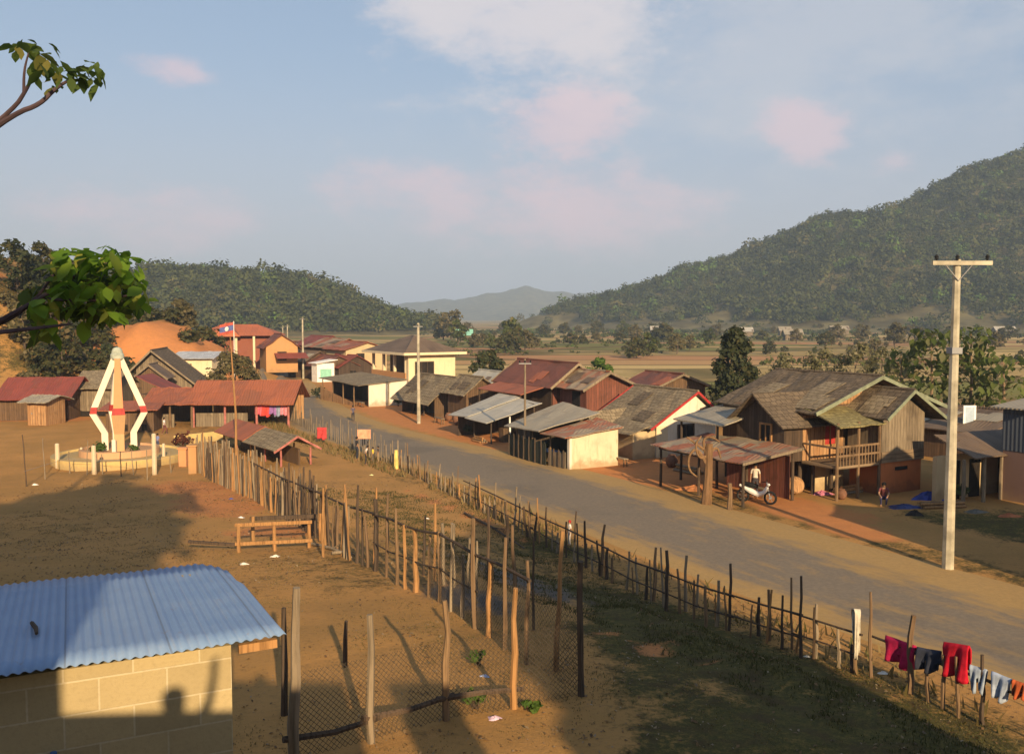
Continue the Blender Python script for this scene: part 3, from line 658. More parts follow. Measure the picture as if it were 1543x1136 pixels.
for b in (.3, 1.5): post(root, fr.P(-.4, b, -.1), 1.5, .09, POST_D, 'stilt')
for a in np.linspace(.2, L - .2, 5):
    post(root, fr.P(a, .12, -.1), 1.6, .1, POST_D, 'stilt')
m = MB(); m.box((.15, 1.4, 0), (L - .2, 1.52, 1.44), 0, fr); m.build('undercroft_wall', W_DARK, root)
m = MB(); m.box((-.02, .75, 0), (.1, 2.72, 1.44), 0, fr); m.build('undercroft_wall', PL_PALE, root)
m = MB(); m.box((-.05, .95, 1.5), (-.035, 2.65, 3.35), 0, fr); m.build('porch_wall', W_OR, root)
window(root, fr, 'end', 1.35, 2.05, 2.15, 3.1, -.05, POST_O, RED_P, 2)
door(root, fr, 'end', .25, .85, 1.5, 3.1, -.036, W_OR)
# road-side cross gable and lean-to
g0 = span(O, fr.u, 1172); 
m = MB(); m.prism([fr.P(g0 - 1.5, -1.2, 1.5), fr.P(g0 + 1.5, -1.2, 1.5), fr.P(g0 + 1.5, -1.2, 3.3), fr.P(g0, -1.2, 4.35), fr.P(g0 - 1.5, -1.2, 3.3)], fr.v * 1.15); m.build('gable_bay', W_DARK, root)
m = MB()
m.sheet(fr.P(g0 - 1.9, -1.7, 3.1), fr.P(g0 - 1.9, 2.6, 3.1), fr.P(g0, 2.6, 4.5), fr.P(g0, -1.7, 4.5), .07, 0, 4, 3, .03)
m.sheet(fr.P(g0 + 1.9, -1.7, 3.1), fr.P(g0 + 1.9, 2.6, 3.1), fr.P(g0, 2.6, 4.515), fr.P(g0, -1.7, 4.515), .07, 0, 4, 3, .03); m.build('bay_roof', SH_GREY, root)
m = MB(); m.sheet(fr.P(g0 + .9, -2.7, 3.0), fr.P(L + .6, -2.7, 3.0), fr.P(L + .6, .1, 3.55), fr.P(g0 + 1.2, .1, 3.55), .06, 0, 5, 3, .03); m.build('lean_to_roof', T_GREY, root)
for a in (g0 + 1.4, L + .2): post(root, fr.P(a, -2.5, 0), 3.0, .07, POST_D)
window(root, fr, 'front', g0 - .7, g0 - .1, 2.2, 3.1, -1.2, POST_O, DARK, 2)
BIG = fr

# --- rusty-roofed open shelter beside the road
O = G(1118, 764); fr = Fr(O, UA); L = span(O, fr.u, 992); W = span(O, fr.v, 1200, 2.2)
root = thing('open_shelter', O, 'low open shelter with a rusty tin roof beside a dead tree stump', 'shelter')
m = MB(); m.sheet(fr.P(-.3, -.3, 1.93), fr.P(L + .3, -.3, 1.95), fr.P(L + .1, W, 2.35), fr.P(-.3, W + .1, 2.35), .05, 0, 9, 5, .045); rf = m.build('roof', T_RUSTB, root)
m = MB(); m.beam(fr.P(-.32, -.3, 1.88), fr.P(-.32, W + .1, 2.30), .06, .12); m.build('edge_board', POST_G, rf)
for a in (.0, L * .5, L - .1):
    for b in (.05, W - .2): post(root, fr.P(a, b, -.05), 1.9 + .4 * (b / W), .07, POST_D)
m = MB(); m.beam(fr.P(-.1, .05, 1.8), fr.P(L, .05, 1.82), .09, .12); m.build('beam', POST_D, root)
m = MB(); m.box((.3, W - .15, 0), (L * .75, W - .05, 1.9), 0, fr); m.build('back_wall', W_RED, root)
SHEL = fr; SHL = L; SHW = W

# --- white-walled house with grey roof
O = G(989, 690); fr = Fr(O, UA); W = span(O, fr.v, 1078); L = span(O, fr.u, 906, 2)
z1 = hgt(fr.P(0, 0), 640) - O.z; zr = hgt(fr.P(0, W * .62), 592) - O.z
root = thing('white_house', O, 'white walled house with a broad grey roof and red verge boards', 'house')
walls(root, fr, L, W, z1, zr, PL_WHITE, br=W * .62, he1=z1 + .3)
gable_roof(root, fr, -.35, L + .3, -.7, W + .5, W * .62, z1 - .18, zr + .1, z1 + .1, SH_TAN, fascia=RED_P, fs=.13, nu=10)
m = MB(); m.box((-.03, -.03, 0), (-.003, W * .18, z1 - .1), 0, fr); m.build('corner_strip', PL_CREAM, root)
window(root, fr, 'end', W * .36, W * .6, .95, 1.75, 0, POST_D, DARK, 2)
m = MB(); m.sheet(fr.P(-.9, W * .72, 2.2), fr.P(-.9, W + .6, 2.35), fr.P(-.01, W + .6, 2.85), fr.P(-.01, W * .72, 2.7), .05); m.build('awning', T_BROWN, root)
# porch with cross gable
pl = L * .62; z2 = z1 - .35
m = MB(); m.box((.1, -1.6, 0), (1.7, -.02, z2), 0, fr); m.build('porch_wall', PL_PALE, root)
m = MB(); m.box((1.75, -.06, .0), (2.6, -.01, 1.75), 0, fr); m.build('door', RED_P, root)
m = MB(); m.box((1.6, -1.7, .0), (3.9, -.05, .06), 0, fr); m.build('porch_step', PL_RED, root)
gA = pl + .2
m = MB(); m.sheet(fr.P(.0, -1.9, z2 - .12), fr.P(gA, -1.9, z2 - .05), fr.P(gA, 0, z1 + .25), fr.P(.0, 0, z1 + .1), .06, 0, 5, 3, .02); m.build('porch_roof', SH_TAN, root)
m = MB()
m.sheet(fr.P(gA - 1.1, -2.3, z1 - .7), fr.P(gA - 1.1, 1.5, z1 - .2), fr.P(gA + .2, 1.5, z1 + .65), fr.P(gA + .2, -2.3, z1 + .5), .06, 0, 3, 3, .02)
m.sheet(fr.P(gA + 1.5, -2.3, z1 - .7), fr.P(gA + 1.5, 1.5, z1 - .2), fr.P(gA + .2, 1.5, z1 + .665), fr.P(gA + .2, -2.3, z1 + .515), .06, 0, 3, 3, .02); m.build('gable_hood', SH_TAN, root)
m = MB(); m.prism([fr.P(gA - .8, -1.9, z1 - .75), fr.P(gA + 1.2, -1.9, z1 - .75), fr.P(gA + .2, -1.9, z1 + .38)], fr.v * .1); m.build('gable_panel', W_GREY, root)
for a in (gA - .9, gA + 1.3): post(root, fr.P(a, -1.85, 0), z1 - .7, .07, POST_D)
m = MB(); m.box((2.1, -.08, .75), (2.45, -.061, 1.35), 0, fr); m.build('poster', WHITE_P, root)
m = MB(); m.box((2.18, -.083, .8), (2.36, -.081, 1.25), 0, fr); m.build('poster', BLUE_T, root)

# --- white plaster shed at the roadside
O = G(858, 708); fr = Fr(O, UA); W = span(O, fr.v, 931); L = span(O, fr.u, 778)
zf = hgt(O, 659) - O.z; zb = hgt(fr.P(0, W), 645) - O.z
root = thing('roadside_shed', O, 'low roadside shed with a stained white end wall and patched rusty grey roof', 'shed')
m = MB(); m.prism([fr.P(0, 0), fr.P(0, W), fr.P(0, W, zb), fr.P(0, 0, zf)], fr.u * .14); m.build('wall', PL_STAIN, root)
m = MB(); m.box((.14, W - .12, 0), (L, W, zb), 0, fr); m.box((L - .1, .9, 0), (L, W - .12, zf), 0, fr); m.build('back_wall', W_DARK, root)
m = MB(); m.box((-.04, -.02, 0), (.18, .12, zf - .03), 0, fr); m.build('corner_pier', PL_WHITE, root)
m = MB(); m.sheet(fr.P(-.25, -.45, zf + .02), fr.P(2.3, -.45, zf + .04), fr.P(2.3, W + .2, zb + .35), fr.P(-.25, W + .2, zb + .1), .05, 0, 5, 4, .03); m.build('roof_panel', T_RUSTB, root)
m = MB(); m.sheet(fr.P(2.15, -.6, zf + .16), fr.P(L + .4, -.6, zf + .05), fr.P(L + .4, W + .3, zb + .95), fr.P(2.15, W + .3, zb + .62), .05, 0, 5, 4, .03); m.build('roof_panel', T_GREY, root)
for a in (1.9, 3.8, L - .1): post(root, fr.P(a, .0, -.05), zf + .05, .05, POST)
SHED = fr; SHEDL = L
# --- grey tin shed left of it
O = G(741, 669); fr = Fr(O, UA); W = span(O, fr.v, 806, 1.5); L = span(O, fr.u, 690)
zf = hgt(O, 636) - O.z; zb = hgt(fr.P(0, W), 607) - O.z
root = thing('tin_shed', O, 'dark open shed with a pale patched tin roof and one white post', 'shed')
m = MB(); m.sheet(fr.P(-.4, -.6, zf), fr.P(L * .55, -.6, zf + .08), fr.P(L * .55, W + .3, zb + .1), fr.P(-.4, W + .3, zb), .05, 0, 4, 4, .03); m.sheet(fr.P(L * .5, -.5, zf + .15), fr.P(L + .5, -.5, zf + .02), fr.P(L + .5, W + .3, zb + .25), fr.P(L * .5, W + .3, zb + .2), .05, 0, 4, 4, .03); m.build('roof', T_PALE, root)
m = MB(); m.box((0, W - .1, 0), (L, W, zb - .05), 0, fr); m.box((L - .1, 0, 0), (L, W - .1, zf), 0, fr); m.box((.0, W * .55, 0), (.1, W - .1, zf + .1), 0, fr); m.build('wall', W_DARK, root)
post(root, fr.P(.05, W * .42, 0), zf + .3, .06, WHITE_P)
for a in (.05, L * .5, L - .15): post(root, fr.P(a, .0, -.05), zf, .06, POST_D)
m = MB(); m.box((.2, W * .3, 0), (.8, W * .45, .9), 0, fr); m.build('counter', W_BROWN, root)

# --- large dark red roofed house behind
O = gp(833, 63); fr = Fr(O, UA); L = span(O, fr.u, 758); W = span(O, fr.v, 893) ; he = hgt(O, 576); hr = hgt(fr.P(0, W / 2), 549)
root, fr = simple_house('red_roofed_house', 'broad plank house under a dark red tin roof with brick coloured gable', O, UA, L, W, he, hr, W_RED, T_DRED, ou=.7, ov=.6, fascia=POST_G)
m = MB(); m.sheet(fr.P(.2, -2.4, he - .75), fr.P(L - .4, -2.4, he - .75), fr.P(L - .4, -.02, he - .2), fr.P(.2, -.02, he - .2), .05, 0, 5, 2, .02); m.build('awning', T_RUST, root)
m = MB(); m.box((.1, -.06, 0), (L - .2, -.01, he - .3), 0, fr); m.build('front_panel', W_DARK, root)
for a in (.4, L * .5, L - .6): post(root, fr.P(a, -2.3, 0), he - .8, .07, POST_D)
O = gp(884, 60); fr2 = Fr(O, UA); W2 = span(O, fr2.v, 948); he = hgt(O, 582); hr = hgt(fr2.P(0, W2 * .45), 562)
root, fr2 = simple_house('plank_house', 'red brown plank house with a low gable beside the grey roof', O, UA, 3.2, W2, he, hr, W_RED, T_RUSTB, ou=.5, ov=.6, br=W2 * .45, fascia=POST_G)
door(root, fr2, 'front', .7, 1.6, 0, he - .4, 0, DARK)
O = gp(985, 68); fr3 = Fr(O, UA); 
root, fr3 = simple_house('red_tin_house', 'small house with dark red tin roof and pale gable boards behind the white house', O, UA, span(O, fr3.u, 938), 5.0, hgt(O, 585), hgt(fr3.P(0, 2.5), 565), W_BROWN, T_DRED, fascia=POST_G)
window(root, fr3, 'end', 1.8, 2.6, 1.2, 2.0)

# --- brown gabled houses by the second pole
O = G(655, 630); fr = Fr(O, UA + 2); W = span(O, fr.v, 712); L = span(O, fr.u, 606); he = hgt(O, 597); hr = hgt(fr.P(0, W * .5), 570)
root, fr = simple_house('brown_house', 'dark plank house with tan roof and open front near the roadside pole', O, UA + 2, L, W, he, hr, W_BROWN, SH_TAN, openf=True, ou=.5, ov=.9)
m = MB(); m.box((.2, W * .45, 0), (L - .2, W * .5, he + .2), 0, fr); m.build('inner_wall', W_DARK, root)
for a in np.linspace(.06, L - .1, 4): post(root, fr.P(a, .05, 0), he, .07, POST_D)
door(root, fr, 'end', W * .4, W * .58, 0, 1.8, 0, W_DARK)
O = gp(702, 70); fr = Fr(O, UA + 2); W = span(O, fr.v, 746); he = hgt(O, 590); hr = hgt(fr.P(0, W * .5), 570)
root, fr = simple_house('gable_hut', 'small brown gabled hut between the tan roof and the red roof', O, UA + 2, 3.0, W, he, hr, W_BROWN, SH_TAN)
door(root, fr, 'end', W * .55, W * .78, 0, 1.7, 0, W_DARK)
O = gp(728, 76); fr = Fr(O, UA + 2)
root, fr = simple_house('tin_hut', 'little hut with pale tin roof and orange end wall', O, UA + 2, 3.5, 3.6, hgt(O, 585), hgt(O, 563), PL_ORANGE, T_PALE)
window(root, fr, 'end', 1.3, 2.1, .9, 1.6)

# --- white-fronted shop
O = G(556, 613); A2 = 123; fr = Fr(O, A2); W = span(O, fr.v, 613); L = span(O, fr.u, 500); he = hgt(O, 579); hb = hgt(fr.P(0, W), 573)
root = thing('white_shop', O, 'low shop with whitewashed end wall and dark open front under a flat tin roof', 'shop')
m = MB(); m.prism([fr.P(0, 0), fr.P(0, W), fr.P(0, W, hb), fr.P(0, 0, he)], fr.u * .15); m.build('wall', PL_WHITE, root)
m = MB(); m.box((-.03, W * .5, 0), (-.003, W * .53, he), 0, fr); m.build('wall_joint', POST_G, root)
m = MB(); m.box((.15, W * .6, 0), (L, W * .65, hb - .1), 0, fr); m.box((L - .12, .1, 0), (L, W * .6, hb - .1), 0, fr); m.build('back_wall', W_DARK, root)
m = MB(); m.sheet(fr.P(-.2, -1.1, he - .05), fr.P(L + .6, -1.1, he + .1), fr.P(L + .6, W * .9, hb + .35), fr.P(-.2, W, hb + .08), .06, 0, 6, 3, .03); m.build('roof', SH_TAN, root)
for a in np.linspace(1.2, L, 4): post(root, fr.P(a, -.9, 0), he, .06, POST)
m = MB(); m.prism([fr.P(1.5, -.8), fr.P(L + .4, -1.0), fr.P(L + .4, -1.0, 1.2), fr.P(1.5, -.8, .25)], fr.v * .1); m.build('low_screen', W_OR, root)

# --- two-storey cream house
O = gp(615, 96); fr = Fr(O, 122); W = span(O, fr.v, 686); L = span(O, fr.u, 562); he = hgt(O, 532); hr = hgt(fr.P(L / 2, W / 2), 505)
root = thing('two_storey_house', O, 'two storey cream house with an orange loggia and brown hipped roof', 'house')
m = MB(); m.box((0, 0, 0), (L * .06, W, he), 0, fr); m.box((L * .06, 2.2, 0), (L, W, he), 0, fr); m.build('wall', PL_CREAM, root)
f2 = he - 3.1
m = MB(); m.box((L * .06 + .01, -.05, 0), (L, 2.19, f2), 0, fr); m.build('loggia_base', PL_ORANGE, root)
m = MB(); m.box((L * .06 + .02, -.1, f2), (L + .1, .05, f2 + 1.0), 0, fr); m.build('parapet', PL_ORANGE, root)
m = MB(); m.box((L * .06 + .02, 2.12, f2), (L, 2.18, he), 0, fr); m.build('loggia_wall', W_BROWN, root)
for a in np.linspace(L * .06 + .2, L - .1, 4): 
    k = MB(); k.box((a - .14, -.06, f2 + 1.0), (a + .14, .2, he - .02), 0, fr); k.build('column', PL_CREAM, root)
m = MB(); e0, e1, e2, e3 = fr.P(-.9, -.9, he), fr.P(L + .9, -.9, he), fr.P(L + .9, W + .9, he), fr.P(-.9, W + .9, he); q0, q1 = fr.P(L * .4, W * .45, hr), fr.P(L * .6, W * .55, hr)
m.add([e0, e1, e2, e3, q0, q1], [(0, 1, 5, 4), (2, 3, 4, 5), (1, 2, 5), (3, 0, 4), (3, 2, 1, 0)]); rf = m.build('roof', T_BROWN, root)
m = MB()
for s0, s1 in ((e0, e1), (e0, e3)): m.beam(s0 + Vector((0, 0, -.08)), s1 + Vector((0, 0, -.08)), .1, .26)
m.build('eave_board', PL_CREAM, rf)
window(root, fr, 'end', W * .15, W * .52, f2 + .9, f2 + 2.1, 0, POST_D, DARK, 3)

# --- far cluster of red roofs
CL = [('crimson tin', 522, 545, 520, 508, 135, T_CRIM, W_BROWN), ('rust patched', 548, 538, 523, 512, 130, T_RUSTB, W_BROWN), ('dark red', 503, 549, 530, 517, 142, T_DRED, W_DARK), ('grey and red', 577, 545, 527, 517, 122, T_RUST, PL_PALE), ('deep crimson', 558, 560, 552, 537, 119, T_CRIM, W_DARK), ('brown tin', 497, 556, 543, 531, 122, T_BROWN, W_BROWN), ('plum red', 530, 558, 551, 538, 118, T_DRED, W_BROWN)]
for k, (nm, px, pb, pe, pr, Y, rm, wm) in enumerate(CL):
    O = gp(px - [6, 6, 6, 6, 5, 4, 5][k] * .82 * 1400 / Y, Y); fr = Fr(O, 126 + (k % 3) * 6); he = hgt(O, pe) - O.z; hr = max(hgt(O, pr) - O.z, he + .8)
    root, fr = simple_house('village_house', ['crimson roofed house farthest up the road behind the pole', 'house with rust streaked gable among the far red roofs', 'dark red roofed house at the bend of the road', 'pale walled house with orange red roof beside the two storey house', 'long house with deep crimson roof just left of the cream house', 'brown tin roofed house behind the white kiosk', 'plum red roofed house behind the white shop'][k], O, 126 + (k % 3) * 6, [7, 6, 6, 6, 4.5, 4, 5][k], [6, 6, 6, 6, 5, 4, 5][k], he, hr, wm, rm, group='houses with red roofs up the road')
    window(root, fr, 'end', 1.6, 2.6, max(.6, he - 1.6), he - .6)
    door(root, fr, 'front', 2, 2.9, 0, min(1.9, he - .3))
# kiosk with turquoise board
O = G(478, 576); fr = Fr(O, 126)
root = thing('kiosk', O, 'white roadside kiosk with a turquoise front board', 'kiosk')
m = MB(); m.box((0, 0, 0), (1.6, 2.3, 2.3), 0, fr); m.build('wall', WHITE_P, root)
m = MB(); m.sheet(fr.P(-.4, -.3, 2.35), fr.P(2.0, -.3, 2.35), fr.P(2.0, 2.6, 2.75), fr.P(-.4, 2.6, 2.75), .07); m.build('roof', WHITE_P, root)
m = MB(); m.box((-.08, .4, .5), (-.005, 1.9, 1.6), 0, fr); m.build('front_board', TURQ, root)
# yellow gabled house and school roof at the bend
O = gp(400, 118); fr = Fr(O, 130)
root, fr = simple_house('yellow_house', 'small ochre house with round gable window and pink red awning at the bend', O, 115, 4.5, 4.0, hgt(O, 533), hgt(O, 516), PL_ORANGE, T_DRED)
window(root, fr, 'end', 1.5, 2.5, 1.6, 2.6)
m = MB(); m.sheet(fr.P(-2.0, 1.0, 1.9), fr.P(-2.0, 5.0, 1.9), fr.P(-.02, 5.0, 2.5), fr.P(-.02, 1.0, 2.5), .05); m.build('awning', T_CRIM, root)
O = gp(296, 128); fr = Fr(O, 8); Ls = span(O, fr.u, 418); fs = Fr(O + Vector((0, 0, 0)), 8)
root = thing('school', O, 'long orange tiled hall with porch standing at the foot of the slope', 'hall')
he = hgt(O, 506) - O.z; hr = hgt(O, 489) - O.z
f = Fr(O, 8); f.v = Vector((-f.u.y, f.u.x, 0))
m = MB(); m.box((0, 0, 0), (Ls, 6, he), 0, f); m.build('wall', m_plaster('dark_red_wash', (.24, .085, .055), amt=.4), root)
m = MB(); a0, a1, a2, a3 = f.P(-.7, -1.2, he), f.P(Ls + .7, -1.2, he), f.P(Ls + .7, 7, he), f.P(-.7, 7, he); q0, q1 = f.P(3, 3, hr), f.P(Ls - 3, 3, hr)
m.add([a0, a1, a2, a3, q0, q1], [(0, 1, 5, 4), (2, 3, 4, 5), (1, 2, 5), (3, 0, 4), (3, 2, 1, 0)]); m.build('roof', T_SCHOOL, root)
m = MB(); pk = f.P(Ls * .38, -1.4, hr + .3); m.add([f.P(Ls * .2, -1.6, he - .1), f.P(Ls * .56, -1.6, he - .1), pk, f.P(Ls * .38, 3, hr + .3), f.P(Ls * .2, 3, he), f.P(Ls * .56, 3, he)], [(0, 1, 2), (0, 2, 3, 4), (1, 5, 3, 2), (0, 4, 5, 1)]); m.build('porch_gable', T_SCHOOL, root)
for a in np.linspace(.6, Ls - .6, 5): 
    k = MB(); k.box((a - .15, -1.0, 0), (a + .15, -.7, he - .02), 0, f); k.build('column', PL_CREAM, root)
for a in np.linspace(1.6, Ls - 2.4, 4): 
    k = MB(); k.box((a, -.04, .9), (a + .9, -.005, 2.0), 0, f); k.build('window', DARK, root)

# --- low houses at the right edge, behind the utility pole
O = G(1402, 757); fr = Fr(O, UA); W = 8.5; 
root = thing('mud_walled_house', O, 'low pale mud walled house with wooden pillars and dark rusty roof right of the pole', 'house')
m = MB(); m.box((0, .35, 0), (.2, W, 1.95), 0, fr); m.build('wall', PL_PALE, root)
for b in (.7, 2.1, 3.3, 3.9, 5.6): post(root, fr.P(-1.05, b, -.05), 2.0, .09, POST_G)
m = MB(); m.sheet(fr.P(-1.3, 1.1, 2.0), fr.P(-1.3, W + .3, 2.0), fr.P(.9, W + .3, 2.75), fr.P(.9, 1.3, 2.75), .06, 0, 8, 4, .04); m.build('roof', T_BROWN, root)
for b in (1.2, 2.6, 4.7): door(root, fr, 'end', b, b + .7, 0, 1.7, 0, DARK, False)
O2 = gp(1490, 50); root, f9 = simple_house('brown_roofed_house', 'house with a long dark brown roof rising at the right edge', O2, UA, 6, 7, hgt(O2, 652) - O2.z, hgt(O2, 628) - O2.z, W_BROWN, T_BROWN)
window(root, f9, 'end', 1.5, 2.5, 1.0, 1.9)
O3 = G(1552, 760); f9 = Fr(O3, UA)
root = thing('blue_tin_hut', O3, 'narrow hut clad in blue grey and pinkish tin at the right edge', 'hut')
m = MB(); m.box((0, 0, 0), (1.3, 3, 2.2), 0, f9); m.build('wall', m_plaster('pinkish_board', (.17, .105, .085), amt=.4), root)
m = MB(); m.box((-.03, -.03, 2.2), (1.33, 3.03, 4.0), 0, f9); m.build('upper_wall', m_tin('blue_grey_tin', (.07, .085, .11), (.09, .08, .07), .2), root)
m = MB(); m.sheet(f9.P(-.4, -.4, 4.1), f9.P(1.7, -.4, 4.1), f9.P(1.7, 3.4, 4.5), f9.P(-.4, 3.4, 4.5), .06); m.build('roof', T_GREY, root)
# white framed panels standing behind the brown roof
PANE = m_plain('pale_blue_glass', (.36, .44, .52), .25, .1)
for (a, b_, t_, bt, lab) in ((1432, 1447, 611, 658, 'narrow white framed window panel standing just right of the utility pole'), (1455, 1476, 611, 655, 'wider white framed pale blue window panel above the brown roof')):
    q = gp((a + b_) / 2, 52); w_ = (b_ - a) / 1400 * 52; z0, z1 = hgt(q, bt), hgt(q, t_); f9 = Fr(q, 10); f9.v = Vector((-f9.u.y, f9.u.x, 0))
    root = thing('window_panel', q, lab, 'panel')
    k = MB(); k.box((-w_ / 2, -.03, z0), (-w_ / 2 + .12, .03, z1), 0, f9); k.box((w_ / 2 - .12, -.03, z0), (w_ / 2, .03, z1), 0, f9); k.box((-w_ / 2 + .12, -.03, z0), (w_ / 2 - .12, .03, z0 + .3), 0, f9); k.box((-w_ / 2 + .12, -.03, z1 - .1), (w_ / 2 - .12, .03, z1), 0, f9); k.build('frame', WHITE_P, root)
    k = MB(); k.box((-w_ / 2 + .12, -.01, z0 + .3), (w_ / 2 - .12, .01, z1 - .1), 0, f9); k.build('pane', PANE, root)
    for s_ in (-1, 1):
        k = MB(); k.box((s_ * w_ / 2 - .04 - .04 * s_, .04, 0), (s_ * w_ / 2 + .04 - .04 * s_, .1, z0 + .4), 0, f9); k.build('post', POST_G, root)
# house off to the right whose shadow lies over the yard
root, f9 = simple_house('timber_house', 'two storey timber house by the road just outside the picture on the right', Vector((17.9, 23.4, 0)), UA, 3.4, 3.2, 3.9, 4.4, W_BROWN, SH_GREY, ou=.1, ov=.1)
m = MB(); m.prism([f9.P(0, b, h) for b, h in [(3.25, 0), (8.6, 0), (8.6, 5.4), (5.9, 6.9), (3.25, 5.7)]], f9.u * 3.3); m.build('tall_wing', W_BROWN, root)
door(root, f9, 'front', 1.2, 2.2, 0, 2.1)
window(root, f9, 'front', .3, .9, 1.0, 1.9)
# dark net fence and bushes in front of the roadside shed
def screen(name, label, pts, h, mat_, cat='fence', n=10):
    root = thing(name, pts[0], label, cat); k = MB()
    P = []
    for i in range(len(pts) - 1):
        for t in range(n): P.append(pts[i].lerp(pts[i + 1], t / n))
    P.append(pts[-1])
    for a, b in zip(P[:-1], P[1:]):
        k.sheet(a + Vector((0, 0, -.05)), b + Vector((0, 0, -.05)), b + Vector((0, 0, h + rng.uniform(-.08, .08))), a + Vector((0, 0, h + rng.uniform(-.08, .08))), .03)
    k.build('panel', mat_, root)
    for p in P[::3]: post(root, p + Vector((-.03, -.05, -.1)), h + .25, .04, POST_D)
    return root
NET = m_planks('dark_netting', (.045, .052, .036), (.03, .034, .026), .3)
screen('net_fence', 'dark netting fence in front of the roadside sheds', [G(768, 686), G(792, 694), G(822, 702)], 1.25, NET)
screen('plank_screen', 'rough little plank screen beside the blue table', [G(828, 702), G(852, 707)], .85, W_GREY)
# blue table in the shed
q = SHED.P(2.6, .35); root = thing('blue_table', q, 'small blue table standing in the open roadside shed', 'table')
k = MB(); k.box((2.0, .1, .62), (3.4, .75, .68), 0, SHED); k.build('table_top', m_plain('blue_paint', (.06, .14, .42), .5), root)
for a, b in ((2.05, .15), (3.3, .15), (2.05, .65), (3.3, .65)):
    k = MB(); k.box((a, b, 0), (a + .05, b + .05, .62), 0, SHED); k.build('leg', POST_G, root)
# ================================================================ poles
def pole(px, pb, pt, label, name='utility_pole', r=.17, arm=None, cat='utility pole', m=None):
    P = G(px, pb); h = hgt(P, pt) - P.z; root = thing(name, P, label, cat)
    k = MB(); n = 4
    k.tube([P + Vector((0, 0, -.3)), P + Vector((0, 0, h))], [r, r * .62], 8); k.build('shaft', m or CONC, root)
    if arm:
        k = MB(); z = P.z + h - .12; k.beam((P.x - arm * .45, P.y - .14, z), (P.x + arm * .55, P.y - .14, z), .1, .13); k.build('crossarm', m or CONC, root)
        for t in (-.43, -.08, .42):
            i = MB(); i.lathe((P.x + arm * t + .05 * arm, P.y - .14, z + .06), [(.03, 0), (.03, .06), (.07, .07), (.045, .11), (.07, .13), (.045, .17), (.03, .2)], 10); i.build('insulator', BLACK_R, root)
        for s_ in (-1, 1):
            i = MB(); i.beam((P.x, P.y - .13, z - .55), (P.x + s_ * .42, P.y - .13, z - .05), .04, .02); i.build('brace', STEEL, root)
        i = MB(); i.box((P.x - .16, P.y - .2, P.z + h * .70), (P.x + .16, P.y + .2, P.z + h * .72)); i.build('clamp', STEEL, root)
        for kk in range(11):
            i = MB(); zz = P.z + h * (.42 + .022 * kk * 1.2); i.beam((P.x, P.y - .02, zz), (P.x + .24, P.y - .02, zz), .03); i.build('step_rung', POST_D, root)
    else:
        k = MB(); k.beam((P.x - .35, P.y - .1, P.z + h - .25), (P.x + .35, P.y - .1, P.z + h - .25), .05, .06); k.build('bracket', STEEL, root)
        for kk in range(3):
            i = MB(); i.lathe((P.x - .3 + kk * .3, P.y - .1, P.z + h - .22), [(.02, 0), (.05, .03), (.03, .09), (.05, .11), (.02, .15)], 8); i.build('insulator', BLACK_R, root)
    return root
pole(1428, 857, 391, 'tall concrete utility pole with wooden crossarm on the right road verge', arm=1.85, r=.19)
pole(631, 638, 487, 'slim concrete pole standing in front of the cream two storey house', r=.15)
pole(457, 571, 478, 'concrete pole beside the white kiosk far up the road', r=.15)
pole(434, 558, 489, 'right one of two slim poles at the bend of the road', r=.13)
pole(427, 556, 491, 'left one of two slim poles at the bend of the road', r=.12)
pole(791, 692, 541, 'thin wooden pole in front of the roadside sheds', r=.08, m=POST_G)
pole(446, 566, 515, 'short dark wooden pole between the far concrete poles', r=.08, m=POST_D)

# ================================================================ monument
MC = G(181, 693); MC.z = tz(MC.x, MC.y)
root = thing('monument', MC, 'cream and salmon monument of four bent legs with red bands on a round base', 'monument')
k = MB(); k.lathe(MC, [(3.5, -.3), (3.5, .42), (3.25, .44), (3.2, .32), (2.0, .36)], 48); k.build('base_wall', PL_YEL, root)
k = MB(); k.lathe(MC, [(2.1, .2), (2.1, .70), (1.9, .72), (1.85, .6), (.01, .62)], 40); k.build('planter', m_plaster('pale_salmon', (.52, .31, .17), amt=.3), root)
def leg(ang, mt, up_m):
    d = Vector((math.cos(R(ang)), math.sin(R(ang)), 0)); s_ = Vector((-d.y, d.x, 0)); b = MC
    zt, zb = 5.75, 2.95
    def seg(name, r0, z0, r1, z1, w0, w1, mm):
        k = MB(); P = []
        for r_, z_, w_ in ((r0, z0, w0), (r1, z1, w1)):
            c = b + d * r_ + Vector((0, 0, z_))
            for q, e in ((-1, -1), (1, -1), (1, 1), (-1, 1)): P.append(c + s_ * (w_ * q) + d * (.17 * e))
        k.add(P, [(3, 2, 1, 0), (4, 5, 6, 7), (0, 1, 5, 4), (1, 2, 6, 5), (2, 3, 7, 6), (3, 0, 4, 7)]); return k.build(name, mm, root)
    seg('foot', .74, .55, .74, 1.56, .26, .26, mt)
    seg('lower_leg', .74, 1.562, 1.32, 2.66, .26, .36, mt)
    seg('red_band', 1.30, 2.662, 1.24, 3.02, .34, .30, RED_P)
    seg('upper_leg', 1.22, 3.022, .13, zt, .25, .14, up_m)
leg(202, PL_MON, PL_MON); leg(22, PL_MON, PL_MON); leg(-68, m_plaster('tan_paint', (.52, .33, .17), amt=.3), PL_SALMON); leg(121, PL_MON, PL_MON)
k = MB(); k.lathe(MC + Vector((0, 0, 5.6)), [(.3, 0), (.36, .1), (.36, .3), (.3, .38), (.27, .55), (.18, .68), (.05, .72)], 20); k.build('cap', GREY_P, root)
k = MB(); k.beam(MC + Vector((.2, -1.2, .6)), MC + Vector((.2, -1.2, 1.3)), .2, .12); k.build('plaque_stone', PL_MON, root)
LEAF_G = m_leaf('shrub_leaf', (.035, .070, .012), (.085, .13, .030), None, .3)
